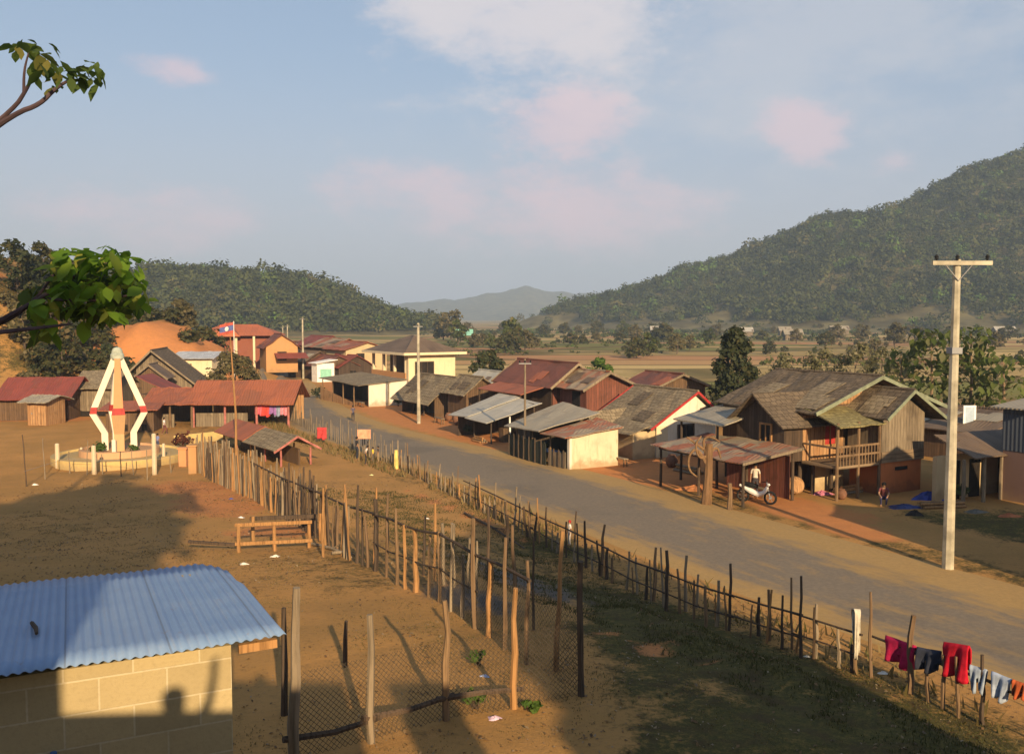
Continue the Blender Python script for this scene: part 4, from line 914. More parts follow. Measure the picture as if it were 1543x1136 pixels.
def bush(name, label, P, r, n, sz, mat_, sq=.9, cat='shrub', group=None, lumps=4):
    root = thing(name, P, label, cat, group); P = Vector(P)
    cen = np.array([[P.x + RS.uniform(-.5, .5) * r, P.y + RS.uniform(-.5, .5) * r, P.z + r * sq * RS.uniform(.4, .95)] for _ in range(lumps)]); rad = RS.uniform(.5, .75, lumps) * r
    V, F = clump_quads(cen, rad, n // lumps, sz, sq, .35); V[:, 2] = np.maximum(V[:, 2], P.z + .02); np_mesh('foliage', V - np.array(P), F, mat_, root)
    k = MB()
    for _ in range(3): k.tube([P + Vector((rng.uniform(-.05, .05), 0, -.05)), P + Vector((rng.uniform(-.4, .4) * r, rng.uniform(-.4, .4) * r, r * .8))], [.03, .012], 5)
    k.build('stems', POST_D, root); return root
bush('shrub', 'green palm like shrub at the foot of the left monument leg', MC + Vector((-.65, -1.3, .6)), .5, 160, .11, LEAF_G)
bush('shrub', 'small green shrub at the right inside the round planter', MC + Vector((1.2, -1.0, .6)), .3, 90, .09, LEAF_G)
PL_BOL = m_plaster('dull_cream_paint', (.55, .46, .32), amt=.4)
def bollard(px, pb, pt, label, m=PL_BOL, w=.12):
    P = G(px, pb); h = hgt(P, pt) - P.z; k = MB(); k.tube([P + Vector((0, 0, -.1)), P + Vector((0, 0, h - .04)), P + Vector((0, 0, h))], [w, w * .9, w * .5], 8); o = k.build('bollard', m, None, P); tag(o, label, 'bollard', 'white posts round the monument')
bollard(87, 706, 668, 'white post at the left side of the round monument base')
bollard(142, 714, 671, 'white post in front left of the round monument base')
bollard(233, 716, 653, 'tall white post in front right of the round monument base')
bollard(247, 700, 668, 'pale post right beside the tall white post', w=.09)
bollard(123, 697, 674, 'short white post on the base wall behind left', w=.08)
# low wall behind the monument with a red bush, and two gate pillars
P0, P1 = G(262, 672), G(338, 664); k = MB(); k.prism([P0 + Vector((0, 0, -.1)), P1 + Vector((0, 0, -.1)), P1 + Vector((0, 0, .65)), P0 + Vector((0, 0, .65))], (0, .18, 0)); o = k.build('low_wall', PL_YEL); tag(o, 'low pale yellow wall between the monument and the market roof', 'wall')
bush('shrub', 'dark reddish bush beside the low yellow wall', G(272, 676), .75, 140, .14, m_leaf('red_leaf', (.10, .03, .02), (.16, .06, .03)))
for (x, b, t, lab, m_) in ((277, 702, 676, 'salmon coloured stone pillar left of the stake fence', PL_SALMON), (292, 712, 672, 'orange brick pillar at the end of the stake fence', PL_ORANGE)):
    P = G(x, b); h = hgt(P, t) - P.z; k = MB(); k.box((P.x - .2, P.y - .2, P.z - .1), (P.x + .2, P.y + .2, P.z + h)); k.box((P.x - .26, P.y - .26, P.z + h), (P.x + .26, P.y + .26, P.z + h + .08)); tag(k.build('pillar', m_, None, P), lab, 'pillar')

# ================================================================ left side houses
def roof_px(name, label, cat, base_px, Y, corners, wm, rm, depth, h_under=None):
    """a house whose roof slope is given by its picture corners at set depths: bl, br (eave), tr, tl (ridge)"""
O = G(28, 640); f = Fr(O, 4); f.v = Vector((-f.u.y, f.u.x, 0))
def lhouse(name, label, pxL, pxR, pbase, peave, pridge, depth, wm, rm, ang=4, cat='house', ov=.6, back=True, openf=False, nposts=0, pm=None):
    O = G(pxL, pbase); f = Fr(O, ang); f.v = Vector((-f.u.y, f.u.x, 0)); L = span(O, f.u, pxR); he = hgt(O, peave) - O.z; hr = hgt(f.P(L / 2, depth / 2), pridge) - O.z
    root = thing(name, O, label, cat); s_ = (hr - he) / (depth / 2)
    if openf:
        m = MB(); m.box((0, depth - .12, 0), (L, depth, he), 0, f); m.build('back_wall', wm, root)
    else:
        m = MB(); m.prism([f.P(0, b, h) for b, h in [(0, 0), (depth, 0), (depth, he), (depth / 2, hr), (0, he)]], f.u * L); m.build('wall', wm, root)
    m = MB(); m.sheet(f.P(-.4, -ov, he - s_ * ov + .1), f.P(L + .4, -ov, he - s_ * ov + .1), f.P(L + .4, depth / 2, hr + .1), f.P(-.4, depth / 2, hr + .1), .06, 0, 10, 4, .04)
    m.sheet(f.P(-.4, depth + ov, he - s_ * ov + .1), f.P(L + .4, depth + ov, he - s_ * ov + .1), f.P(L + .4, depth / 2, hr + .112), f.P(-.4, depth / 2, hr + .112), .06, 0, 10, 4, .04); m.build('roof', rm, root)
    for i in range(nposts): post(root, f.P(.1 + (L - .2) * i / max(1, nposts - 1), -.05 if openf else -.2, -.05), he, .09, pm or POST)
    return root, f, L, he
root, f, L, he = lhouse('red_roofed_hut', 'plank hut with a crimson ribbed tin roof at the left edge', 0, 103, 634, 598, 570, 5, W_BROWN, T_CRIM)
door(root, f, 'front', L * .7, L * .85, 0, he - .3, 0, W_OR, False)
root, f, L, he = lhouse('orange_shed', 'small orange plank shed with a grey tin roof in front of the crimson roof', 42, 70, 641, 604, 597, 2.2, W_OR, T_GREY, ang=-10, cat='shed')
door(root, f, 'front', L * .2, L * .75, .1, he - .25, 0, W_OR)
root, f, L, he = lhouse('grey_hut', 'grey plank hut raised on dark stilts behind the monument', 115, 168, 628, 583, 560, 6, W_GREY, SH_TAN, ang=6)
m = MB(); m.box((.1, -.03, 0), (L - .1, -.004, .45), 0, f); m.build('gap_shade', DARK, root)  # dark sheet standing in for the shade under the raised hut
# gable end of the grey hut is turned to the right
root, f, L, he = lhouse('long_low_house', 'long low plank house behind the right leg of the monument', 160, 232, 652, 618, 606, 5, W_BROWN, T_RUST, ang=8)
for i in range(4):
    m = MB(); m.box((L * (.15 + .2 * i), -.04, .1), (L * (.25 + .2 * i), -.004, .55), 0, f); m.build('opening', DARK, root)
O = gp(203, 88); f2 = Fr(O, 100); Wg = span(O, f2.v, 290); bg_ = Wg * .30; he_ = hgt(O, 553) - O.z; hr_ = hgt(f2.P(0, bg_), 529) - O.z
root, fz = simple_house('gabled_house', 'tall grey plank house with a broad pitched gable behind the monument', O, 100, 6.5, Wg, he_, hr_, W_GREY, SH_GREY, fascia=POST_G, ov=.5, ou=.8, br=bg_, he1=hgt(f2.P(0, Wg), 574) - O.z)
door(root, fz, 'end', Wg * .5, Wg * .62, 0, 1.9, 0, W_DARK)
O = gp(204, 83); simple_house('small_gable_house', 'small dark brown gabled house in front of the tall grey gable', O, 100, 3.0, 2.2, hgt(O, 566) - O.z, hgt(O, 551) - O.z, W_BROWN, T_BROWN, fascia=POST_G)
root, f, L, he = lhouse('cream_hall', 'cream plastered building with a pale blue tin roof below the orange bank', 262, 320, 580, 540, 531, 6, PL_CREAM, m_tin('pale_blue_tin', (.45, .48, .52), (.35, .3, .25), .1), ang=2)
window(root, f, 'front', L * .3, L * .45, 1.2, 2.2)
O = G(196, 640); fr5 = Fr(O, -15); fr5.v = Vector((-fr5.u.y, fr5.u.x, 0))
root = thing('crimson_awning_house', O, 'house with a steep crimson roof slope right behind the monument', 'house'); O5 = gp(200, 74)
f5 = Fr(O5, 0); f5.v = Vector((0, 1, 0)); zt, zb_ = hgt(O5, 566), hgt(O5, 592)
m = MB(); m.sheet(f5.P(3.0, 0, zb_), f5.P(3.0, 3.5, zb_), f5.P(.1, 3.5, zt), f5.P(.1, 0, zt), .06, 0, 4, 3, .02); m.build('roof', T_CRIM, root)
m = MB(); m.box((.1, .3, 0), (2.8, 3.2, zb_ - .15), 0, f5); m.build('wall', W_BROWN, root)
# long rust-roofed open hall
for (xl, xr, pb, pe, pr, lab, ang) in ((222, 292, 646, 607, 586, 'left lower half of the long rusty roofed hall beside the monument', 4), (290, 437, 644, 605, 575, 'long open hall under a bright rusty tin roof beside the road bend', 2)):
    root, f, L, he = lhouse('open_hall', lab, xl, xr, pb, pe, pr, 5.5, W_OR if xl > 250 else W_BROWN, T_RUST, ang=ang, cat='hall', openf=True, nposts=4 if xl > 250 else 3, pm=PINK_P if xl > 250 else POST)
    m = MB(); m.box((L * .02, .4, 0), (L * .55, .5, 1.0), 0, f); m.build('half_wall', W_GREY, root)
    if xl > 250: HALL = (f, L, he)
f, L, he = HALL
cols = [('pink', (.62, .12, .16)), ('red', (.55, .06, .05)), ('purple', (.25, .12, .32)), ('blue grey', (.22, .26, .36)), ('rose', (.6, .2, .24))]
def cloth(name, label, a, b, drop, mat_, cat='garment', group=None, nu=16, nv=10, sway=.07, legs=False, tuck=0.0):
    """cloth hung over a line between a and b"""
    a, b = Vector(a), Vector(b); d = (b - a); n_ = Vector((-d.y, d.x, 0)).normalized(); k = MB(); V = []; F = []; ph = rng.uniform(0, 6)
    for s_ in (0, 1):
        base = len(V)
        for j in range(nv + 1):
            for i in range(nu + 1):
                u, v_ = i / nu, j / nv
                dr = drop * (1 - .35 * s_) * v_ * (1 + .07 * math.sin(u * 4 + ph) + .025 * math.sin(u * 13 + ph)); 
                x = a + d * (u + (.5 - u) * tuck * v_)
                off = n_ * ((.035 + .02 * s_) * (1 if s_ else -1) + (sway * v_ * math.sin(u * 11 + ph + v_ * 1.5) + .03 * v_ * math.sin(u * 23 + 2 * ph + 3 * v_)) * (1 if s_ else -1))
                V.append(x + off * (1 if j else .0) + Vector((0, 0, -dr + .03 * math.sin(u * 7 + ph) * (v_ > 0) + (.02 if j == 0 else 0))))
        for j in range(nv):
            for i in range(nu):
                if legs and j > nv * .35 and abs(i - (nu - 1) / 2) < 1: continue
                q = base + j * (nu + 1) + i; F.append((q, q + 1, q + nu + 2, q + nu + 1))
    k.add(V, F); o = k.build(name, mat_, None, a, smooth=True); md = o.modifiers.new('thick', 'SOLIDIFY'); md.thickness = .012; tag(o, label, cat, group); return o
def m_cloth(name, c): return m_plain(name, c, .95, .2, 6)
ln = thing('washing_line', f.P(L * .62, .1, 1.75), 'washing line strung between the pink posts of the rusty roofed hall', 'washing line'); kb = MB(); kb.tube([f.P(L * .6, .1, 1.75), f.P(L * .98, .1, 1.75)], .015, 5); kb.build('line', POST_D, ln)
for i, (nm, c) in enumerate(cols):
    u0 = L * (.64 + .066 * i); cloth('garment', f'{nm} garment hanging on the line under the long rusty roof', f.P(u0, .1, 1.75), f.P(u0 + .62, .1, 1.75), .85 + .1 * (i % 2), m_cloth('cloth_' + nm.replace(' ', '_'), c), group='clothes under the rusty roof')
# market roof along the fence
O = G(424, 704); d = (G(338, 674) - O); ang = math.degrees(math.atan2(d.y, d.x)); fr = Fr(O, ang); L = d.length; W = 1.7; he = hgt(O, 675) - O.z; 
root = thing('market_stall', O, 'low market shelter half rusty half grey roofed with a pink gable beside the stake fence', 'shelter'); hr = he + .62
m = MB(); m.sheet(fr.P(-.2, -.5, he - .1), fr.P(L * .52, -.5, he - .1), fr.P(L * .52, W / 2, hr), fr.P(-.2, W / 2, hr), .05, 0, 4, 3, .03); m.sheet(fr.P(-.2, W + .5, he - .1), fr.P(L * .52, W + .5, he - .1), fr.P(L * .52, W / 2, hr + .01), fr.P(-.2, W / 2, hr + .01), .05, 0, 4, 3, .03); m.build('grey_roof', SH_TAN, root)
m = MB(); m.sheet(fr.P(L * .5, -.5, he - .05), fr.P(L + .4, -.5, he - .05), fr.P(L + .4, W / 2, hr + .06), fr.P(L * .5, W / 2, hr + .06), .05, 0, 4, 3, .03); m.sheet(fr.P(L * .5, W + .5, he - .05), fr.P(L + .4, W + .5, he - .05), fr.P(L + .4, W / 2, hr + .07), fr.P(L * .5, W / 2, hr + .07), .05, 0, 4, 3, .03); m.build('rusty_roof', T_RUST, root)
for s_ in (0, 1):
    k = MB(); k.beam(fr.P(-.25, W / 2, hr - .05), fr.P(-.25, -.5 if s_ else W + .5, he - .2), .05, .10); k.build('gable_board', PINK_P, root)
for a in np.linspace(.05, L, 5):
    for b in (0, W): post(root, fr.P(a, b, -.1), he, .06, POST_O if rng.random() < .5 else PINK_P)
m = MB(); m.box((.1, W * .6, 0), (L, W * .66, .9), 0, fr); m.build('counter', W_BROWN, root)

# flagpole and flag
P = G(356, 700); q = atY(347, 508, P.y); root = thing('flagpole', P, 'thin leaning bamboo flagpole rising behind the stake fence', 'flagpole')
k = MB(); k.tube([P + Vector((0, 0, -.2)), P.lerp(q, .4) + Vector((.1, 0, 0)), q], [.075, .06, .03], 7); k.build('shaft', POST_O, root)
P2 = gp(352, 100); zt = hgt(P2, 484); root = thing('flagpole', P2, 'slim pole carrying the flag in front of the orange tiled hall', 'flagpole')
k = MB(); k.tube([P2, P2 + Vector((0, 0, zt - P2.z))], [.06, .035], 6); k.build('shaft', WHITE_P, root)
def flag(P, w_, h_):
    root = thing('flag', P, 'red and blue striped flag with a white disc on its pole', 'flag'); k = {0: MB(), 1: MB(), 2: MB()}
    def pt(u, v): return P + Vector((-w_ * u * .93, -.12 * math.sin(u * 7) - .25 * u, -h_ * v - .35 * u * w_ * .6))
    for nm, v0, v1, m_ in (('red_stripe', 0, .26, m_cloth('flag_red', (.42, .09, .06))), ('blue_stripe', .26, .74, m_cloth('flag_blue', (.09, .11, .27))), ('red_stripe', .74, 1, bpy.data.materials.get('flag_red'))):
        b = MB()
        for i in range(10):
            u0, u1 = i / 10, (i + 1) / 10; A = [pt(u0, v0), pt(u1, v0), pt(u1, v1), pt(u0, v1)]; b.add(A + [p + Vector((0, .012, 0)) for p in A], [(0, 1, 2, 3), (7, 6, 5, 4), (0, 4, 5, 1), (3, 2, 6, 7), (1, 5, 6, 2), (0, 3, 7, 4)])
        b.build(nm, m_, root)
    b = MB(); V = [pt(.5, .5) + Vector((0, -.03, 0))]; n = 20
    for i in range(n):
        a = 2 * math.pi * i / n; u, v = .5 + math.cos(a) * .21 * h_ / w_, .5 + math.sin(a) * .21; V.append(pt(u, v) + Vector((0, -.03, 0)))
    b.add(V, [(0, 1 + i, 1 + (i + 1) % n) for i in range(n)]); b.build('white_disc', WHITE_P, root)
flag(P2 + Vector((-.03, 0, zt - P2.z - .1)), 1.5, 1.15)

# ================================================================ fences
STK = []
def stake_mesh(i, m):
    k = MB(); pts = []; rad = []
    for j in range(5):
        t = j / 4; pts.append((rng.uniform(-.02, .02) * (j > 0), rng.uniform(-.02, .02) * (j > 0), t)); rad.append(.04 * (1.1 - .35 * t) * rng.uniform(.85, 1.1))
    me = bpy.data.meshes.new('stake'); k.tube(pts, rad, 6); me.from_pydata([tuple(p) for p in k.v], [], k.f); me.materials.append(m); autouv(me); return me
KINDS_ = {m.name: [stake_mesh(i, m) for i in range(4)] for m in (POST, POST_D, POST_O, POST_G)}
def stake(root, P, h, r, m, name='stake', lean=.05):
    o = bpy.data.objects.new(name, rng.choice(KINDS_[m.name])); C.objects.link(o); o.parent = root; o.location = Vector(P) - world_of(root) - Vector((0, 0, .12))
    o.scale = (r / .04, r / .04, h + .12); o.rotation_euler = (rng.uniform(-lean, lean), rng.uniform(-lean, lean), rng.uniform(0, 6.3)); return o
def stuff_stakes(root, L_):
    k = MB()
    for P, h, r, m in L_:
        P = Vector(P); k.tube([P + Vector((0, 0, -.1)), P + Vector((rng.uniform(-.04, .04), rng.uniform(-.04, .04), h))], [r, r * .7], 5)
    o = k.build('stakes', POST_G, root); o['kind'] = 'stuff'
def along(pts, step, jit=.3):
    out = []; acc = 0
    for a, b in zip(pts[:-1], pts[1:]):
        L = (b - a).length; n = max(1, int(L / step))
        for i in range(n):
            t = (i + rng.uniform(-jit, jit)) / n; p = a.lerp(b, min(1, max(0, t))); out.append(Vector((p.x, p.y, tz(p.x, p.y))))
    return out
def rails(root, pts, z, r, m, name='rail', seg=4.0):
    pts = list(pts)
    for a, b in zip(pts[:-1], pts[1:]):
        k = MB(); mid = a.lerp(b, .5) + Vector((0, 0, z + rng.uniform(-.08, .04))); e = (b - a).normalized() * .15
        k.tube([a - e + Vector((0, 0, z + rng.uniform(-.03, .03))), mid, b + e + Vector((0, 0, z + rng.uniform(-.03, .03)))], [r, r * .9, r * .8], 6); k.build(name, m, root)
def wire_net(root, a, b, h0, h1, cell=.09, r=.0035, m=None):
    """diamond wire mesh between two ground points"""
    L = (b - a).length; d = (b - a) / L; V = []; F = []; H = h1 - h0; n_ = Vector((-d.y, d.x, 0)).normalized()
    def seg(p, q):
        t = (q - p).normalized(); s_ = n_.cross(t) * r; o_ = n_ * r; i = len(V); V.extend([p - s_, p + s_ , q + s_, q - s_, p - o_, p + o_, q + o_, q - o_]); F.append((i, i + 1, i + 2, i + 3)); F.append((i + 4, i + 5, i + 6, i + 7))
    nx = int(L / cell); N = int(H / cell)
    for s_ in (1, -1):
        for i in range(-N, nx + N):
            t0, t1 = i * cell, i * cell + s_ * H; z0, z1 = h0, h1
            lo_, hi_ = min(t0, t1), max(t0, t1)
            if hi_ < 0 or lo_ > L: continue
            c0 = max(0, (0 - lo_) / (hi_ - lo_)); c1 = min(1, (L - lo_) / (hi_ - lo_))
            if s_ < 0: f0, f1 = 1 - c1, 1 - c0
            else: f0, f1 = c0, c1
            for kx in range(2):
                g0, g1 = f0 + (f1 - f0) * kx / 2, f0 + (f1 - f0) * (kx + 1) / 2
                x0, x1 = t0 + (t1 - t0) * g0, t0 + (t1 - t0) * g1; p0, p1 = a + d * x0, a + d * x1
                seg(Vector((p0.x, p0.y, a.z + (b.z - a.z) * x0 / L + z0 + H * g0)), Vector((p1.x, p1.y, a.z + (b.z - a.z) * x1 / L + z0 + H * g1)))
    np_mesh('wire_mesh', np.array([tuple(v) for v in V]) - np.array(world_of(root)), np.array(F), m or STEEL, root)

# roadside stake fence
line = [G(*p) for p in ((1545, 1118), (1480, 1091), (1370, 1044), (1289, 1015), (1200, 983), (1098, 951), (1000, 915), (913, 873), (800, 812), (700, 757), (600, 705), (520, 672), (470, 652), (436, 632))]
root = thing('stake_fence', line[1], 'long ragged fence of thin wooden stakes and rails along the near road edge', 'fence'); RF = root
exact = [(1480, 1091, 985), (1444, 1081, 990), (1421, 1068, 985), (1399, 1058, 995), (1370, 1044, 925), (1313, 1021, 893), (1289, 1015, 918), (1229, 992, 910), (1207, 992, 868), (1193, 978, 870), (1178, 978, 898), (1158, 965, 889), (1143, 958, 900), (1098, 951, 850), (1079, 944, 875), (1063, 944, 882), (1049, 916, 865), (1033, 922, 836), (1003, 919, 830), (984, 905, 825), (960, 895, 840), (913, 873, 825), (905, 868, 790), (883, 856, 783), (866, 830, 770)]
for (x, b, t) in exact:
    P = G(x, b); h = hgt(P, t) - P.z; stake(root, P, h, .075 if x in (1370,) else rng.uniform(.035, .055), POST if x in (1370, 1313) else rng.choice([POST_D, POST_D, POST_G, POST]), lean=.06)
rest = along(line[7:], .42) + along(line[3:8], .5)
rest.sort(key=lambda p: p.y); n = 0; far_ = []
for p in rest:
    h = rng.choice([.7, .9, 1.1, 1.2, 1.35, 1.6]) * rng.uniform(.85, 1.1); r = rng.uniform(.025, .05); m = rng.choice([POST_D, POST_G, POST, POST_O, POST_G])
    if n < 72: stake(root, p, h, r, m, lean=.09); n += 1
    else: far_.append((p, h, r, m))
stuff_stakes(root, far_)
RL = [line[i] for i in (4, 5, 6, 7, 8, 9)]
rails(root, [line[3]] + RL, .95, .03, POST_D); rails(root, [line[3]] + RL, .42, .025, POST_D)
rails(root, line[0:3] + [G(1318, 1022)], .92, .035, POST_D)
# inner pen fence
inner = [(876, 1049), (838, 1010), (793, 1000), (760, 979), (736, 961), (716, 947), (697, 931), (679, 919), (662, 907), (646, 900), (626, 893), (611, 887), (598, 880), (582, 870), (565, 861), (530, 845), (487, 818), (430, 783), (380, 752), (340, 735), (300, 714)]
ip = [G(*p) for p in inner]
root = thing('pen_fence', ip[0], 'tall fence of split posts and wire mesh running down the middle of the yard', 'fence'); PF = root
tops = [845, 800, 845, 810, 845, 780, 835, 790, 800, 806, 797, 790, 765, 745, 752]
big = {0: (POST_D, .06), 5: (POST, .055), 14: (POST_D, .07), 10: (POST_O, .065), 4: (POST_O, .06)}
for i, (p, t) in enumerate(zip(ip, tops)):
    h = hgt(p, t) - p.z; m, r = big.get(i, (rng.choice([POST, POST_G, POST_O, POST]), .045)); stake(root, p, h, r, m, 'post', .03)
n = 0; far_ = []
for p in sorted(along(ip[14:], .38, .4) + along([p + Vector((.9, .5, 0)) for p in ip[4:15]], .55, .4), key=lambda q: q.y):
    p = Vector((p.x, p.y, tz(p.x, p.y))); h = rng.uniform(1.3, 2.3); r = rng.uniform(.03, .05); m = rng.choice([POST, POST_G, POST_O, POST_D])
    if n < 80: stake(root, p, h, r, m, 'post', .05); n += 1
    else: far_.append((p, h, r, m))
if far_: stuff_stakes(root, far_)
rails(root, [ip[i] for i in (2, 5, 8, 11, 14, 16, 18)], 1.55, .035, POST_D); rails(root, [ip[i] for i in (5, 8, 11, 14)], .8, .02, POST_D)
WIRE = m_plain('rusty_wire', (.07, .055, .04), .8)
for a, b in ((0, 2), (2, 5), (5, 9)): wire_net(root, ip[a], ip[b], .05, 1.4, .1, .0026, WIRE)
# left run of close stakes toward the monument
root = thing('close_fence', ip[20], 'short close set bamboo fence between brick pillar and market shelter', 'fence')
cl = [ip[20], G(312, 718), G(345, 735)]; n = 0
for p in along([G(292, 710), G(330, 722), G(360, 742)], .26, .4) + along([G(360, 742), G(430, 775), G(480, 806)], .42, .4): stake(root, p, rng.uniform(1.5, 2.1), rng.uniform(.035, .05), rng.choice([POST_G, POST, POST_G]), lean=.04)
# sparse fence in front of the monument
root = thing('thin_fence', G(40, 730), 'thin fence of a few dark sticks in front of the monument', 'fence'); st_ = [(40, 733, 655), (68, 722, 660), (105, 713, 680), (131, 716, 664), (155, 715, 684), (183, 718, 680), (201, 716, 680), (222, 724, 676), (258, 712, 680)]
for (x, b, t) in st_: P = G(x, b); stake(root, P, hgt(P, t) - P.z, .03, POST_D if x < 60 or x == 183 else POST_G)
rails(root, [G(x, b) for x, b, t in st_[::2]], .75, .008, STEEL, 'wire')
# front fence of the pen, close to the viewer
fp = [(443, 1148, 885), (428, 1075, 915), (560, 1117, 925), (672, 1085, 905), (775, 1070, 885), (876, 1049, 845)]
root = thing('front_fence', G(560, 1117), 'foreground fence of stout posts with sagging wire mesh beside the block shed', 'fence'); FP = []
for (x, b, t), m, r in zip(fp, (POST_G, POST_D, POST_G, POST, POST_O, POST_D), (.075, .05, .06, .06, .055, .06)):
    P = G(x, b); FP.append(P)
    if x != 876: stake(root, P, hgt(P, t) - P.z, r, m, 'post', .02)
for a, b in ((0, 2), (2, 3), (3, 4), (4, 5)): wire_net(root, FP[a], FP[b], .03, 1.25, .085, .0035, WIRE)
rails(root, [FP[0], FP[2], FP[3], FP[4]], .35, .05, POST_D, 'log_rail')
# a few loose posts behind
for (x, b, t, m, lab) in ((520, 1005, 935, POST_D, 'thin dark stick standing in the yard left of the front fence'), (487, 838, 735, POST_O, 'stout orange post standing by the wooden gate frame')):
    P = G(x, b); k = MB(); h = hgt(P, t) - P.z; k.tube([P + Vector((0, 0, -.1)), P + Vector((.01, 0, h * .6)), P + Vector((.03, 0, h))], [.045, .04, .03], 7); tag(k.build('post', m, None, P), lab, 'post')
# wooden gate frame / bench in the yard
A, B = G(360, 832), G(466, 826); root = thing('wooden_frame', A, 'low wooden frame of posts and rails standing in the yard', 'frame')
h = hgt(A, 788) - A.z
for p in (A, B, A + Vector((.1, 1.2, 0)), B + Vector((.1, 1.2, 0)), A.lerp(B, .5)): post(root, p + Vector((0, 0, -.05)), h if p is not A.lerp(B, .5) else h * .8, .06, POST_O)
for z in (h * .95, h * .3):
    k = MB(); k.beam(A + Vector((-.1, -.05, z)), B + Vector((.1, -.05, z)), .06, .1); k.build('rail', POST_O, root)
k = MB(); k.beam(A + Vector((0, 1.2, h * .85)), B + Vector((0, 1.2, h * .85)), .06, .12); k.build('rail', POST_D, root)
k = MB(); k.beam(A + Vector((-1.6, .3, .25)), A + Vector((-.1, .1, .2)), .08); k.build('rail', POST_D, root)
for (x0, y0, x1, y1, lab, m) in ((470, 822, 530, 842, 'pale broken branch lying beside the wooden frame', POST_G), (500, 836, 535, 838, 'second pale branch lying at the foot of the pen fence', POST_G), (700, 775, 790, 828, 'long dark pole lying on the bank behind the pen fence', POST_D)):
    p, q = G(x0, y0), G(x1, y1); k = MB(); k.tube([p + Vector((0, 0, .06)), p.lerp(q, .5) + Vector((.03, .05, .10)), q + Vector((0, 0, .05))], [.05, .045, .025], 7); k.tube([p.lerp(q, .5) + Vector((.03, .05, .1)), p.lerp(q, .7) + Vector((0, .25, .25))], [.03, .012], 5); tag(k.build('branch', m, None, p), lab, 'branch')
# ================================================================ foreground block shed
c0 = atY(348, 968, 7.5); f = Fr((c0.x, c0.y, 2.6), 25.5); f.v = Vector((-f.u.y, f.u.x, 0))      # u to the right along the front wall, v to the back
zt = c0.z - 2.6; root = thing('block_shed', f.P(-2, 0), 'grey concrete block shed with a pale blue corrugated roof in the foreground', 'shed')
BLK = m_block('concrete_block', (.41, .325, .175), (.50, .42, .27), .5, .26); 
m = MB(); m.box((-6, 0, 0), (0, .15, zt - .02), 0, f); m.build('wall', BLK, root)
m = MB(); m.box((-.15, .15, 0), (0, 2.75, zt - .12), 0, f); m.build('side_wall', BLK, root)
m = MB(); m.box((-6, 2.6, 0), (-.15, 2.75, zt - .22), 0, f); m.build('back_wall', BLK, root)
V = []; nu = 640; x0, x1 = -6.2, .42; bk = 3.25; amp = .009
for j in range(9):
    v_ = -.16 + (bk + .16) * j / 8
    for i in range(nu + 1):
        x = x0 + (x1 - x0) * i / nu; xr = x
        if j == 8: pass
        z = zt + .05 - .20 * j / 8 + amp * math.sin(x / .076 * 2 * math.pi) + .006 * math.sin(x * 3.1) * (j in (0, 8)) - (.05 * max(0, (x - .25) / .17) ** 2 if j > 5 else 0)
        cl = max(0, (x - .12) / .3) * .35 * (j / 8) ** 6
        V.append(f.P(xr, v_ - cl, z))
V = np.array([tuple(p) for p in V]); q = np.arange(len(V)).reshape(9, nu + 1); F = np.stack([q[:-1, :-1], q[:-1, 1:], q[1:, 1:], q[1:, :-1]], -1).reshape(-1, 4)
def m_bluetin():
    t = NT('blue_corrugated_tin', .5, .35); p = t.obj(); n = t.noise(p, 2.0, 5, .6); n2 = t.noise(p, 30, 4, .7)
    a = math.radians(25.5); u = t.n('VectorMath', {0: p, 1: (math.cos(a), math.sin(a), 0)}, operation='DOT_PRODUCT').outputs['Value']; idx = t.math('FLOOR', t.math('DIVIDE', u, .76)); rn = t.rnd(t.n('CombineXYZ', {0: idx}).outputs[0])
    c = t.mix(t.ramp(n, .35, .7), (.155, .255, .43), (.20, .30, .46)); c = t.mix(t.math('MULTIPLY', rn, .5), c, (.23, .31, .44))
    st = t.noise(t.n('CombineXYZ', {0: t.math('MULTIPLY', u, 26.0), 1: t.math('MULTIPLY', n, 2.0)}).outputs[0], 1.0, 3); c = t.mix(t.math('MULTIPLY', t.ramp(st, .5, .75), .4), c, (.26, .27, .31)); c = t.mix(t.math('MULTIPLY', t.ramp(n2, .6, .8), .4), c, (.3, .24, .2))
    fu = t.math('FRACT', t.math('DIVIDE', u, .76)); c = t.mix(t.math('MULTIPLY', t.math('LESS_THAN', fu, .02), .6), c, (.10, .12, .16)); rs = t.noise(p, 5.0, 6, .75); c = t.mix(t.math('MULTIPLY', t.ramp(rs, .62, .72), .55), c, (.24, .16, .11)); t.color(c); return t.m
rf = np_mesh('roof', V - np.array(world_of(root)), F, m_bluetin(), root, smooth=True); md = rf.modifiers.new('thick', 'SOLIDIFY'); md.thickness = .004; md.offset = 1
m = MB(); m.beam(f.P(.05, -.06, zt - .04), f.P(.36, -.06, zt - .035), .05, .07); m.build('rafter_end', POST_O, rf)
m = MB(); m.tube([f.P(-1.33, -.03, -.2), f.P(-1.33, -.03, zt - .72)], .02, 8); m.build('pipe', m_plain('dark_pipe', (.05, .055, .06), .5), root)
m = MB(); m.tube([f.P(-1.33, -.03, zt - .718), f.P(-1.33, -.03, zt - .64)], .026, 8); m.build('pipe_cap', m_plain('blue_plastic', (.06, .16, .42), .4), root)
q0 = f.P(0, 1.25, zt); ax_ = span(q0, f.u, 48); q1 = f.P(0, .85, zt); bx_ = span(q1, f.u, 55); a_, b_ = f.P(ax_, 1.25, zt + .005), f.P(bx_, .85, zt + .03); k = MB(); k.tube([a_, a_.lerp(b_, .5) + Vector((.015, 0, .0)), b_], [.018, .02, .015], 6); tag(k.build('stick', POST_D, None, a_), 'short dark stick lying on the blue corrugated roof', 'stick')

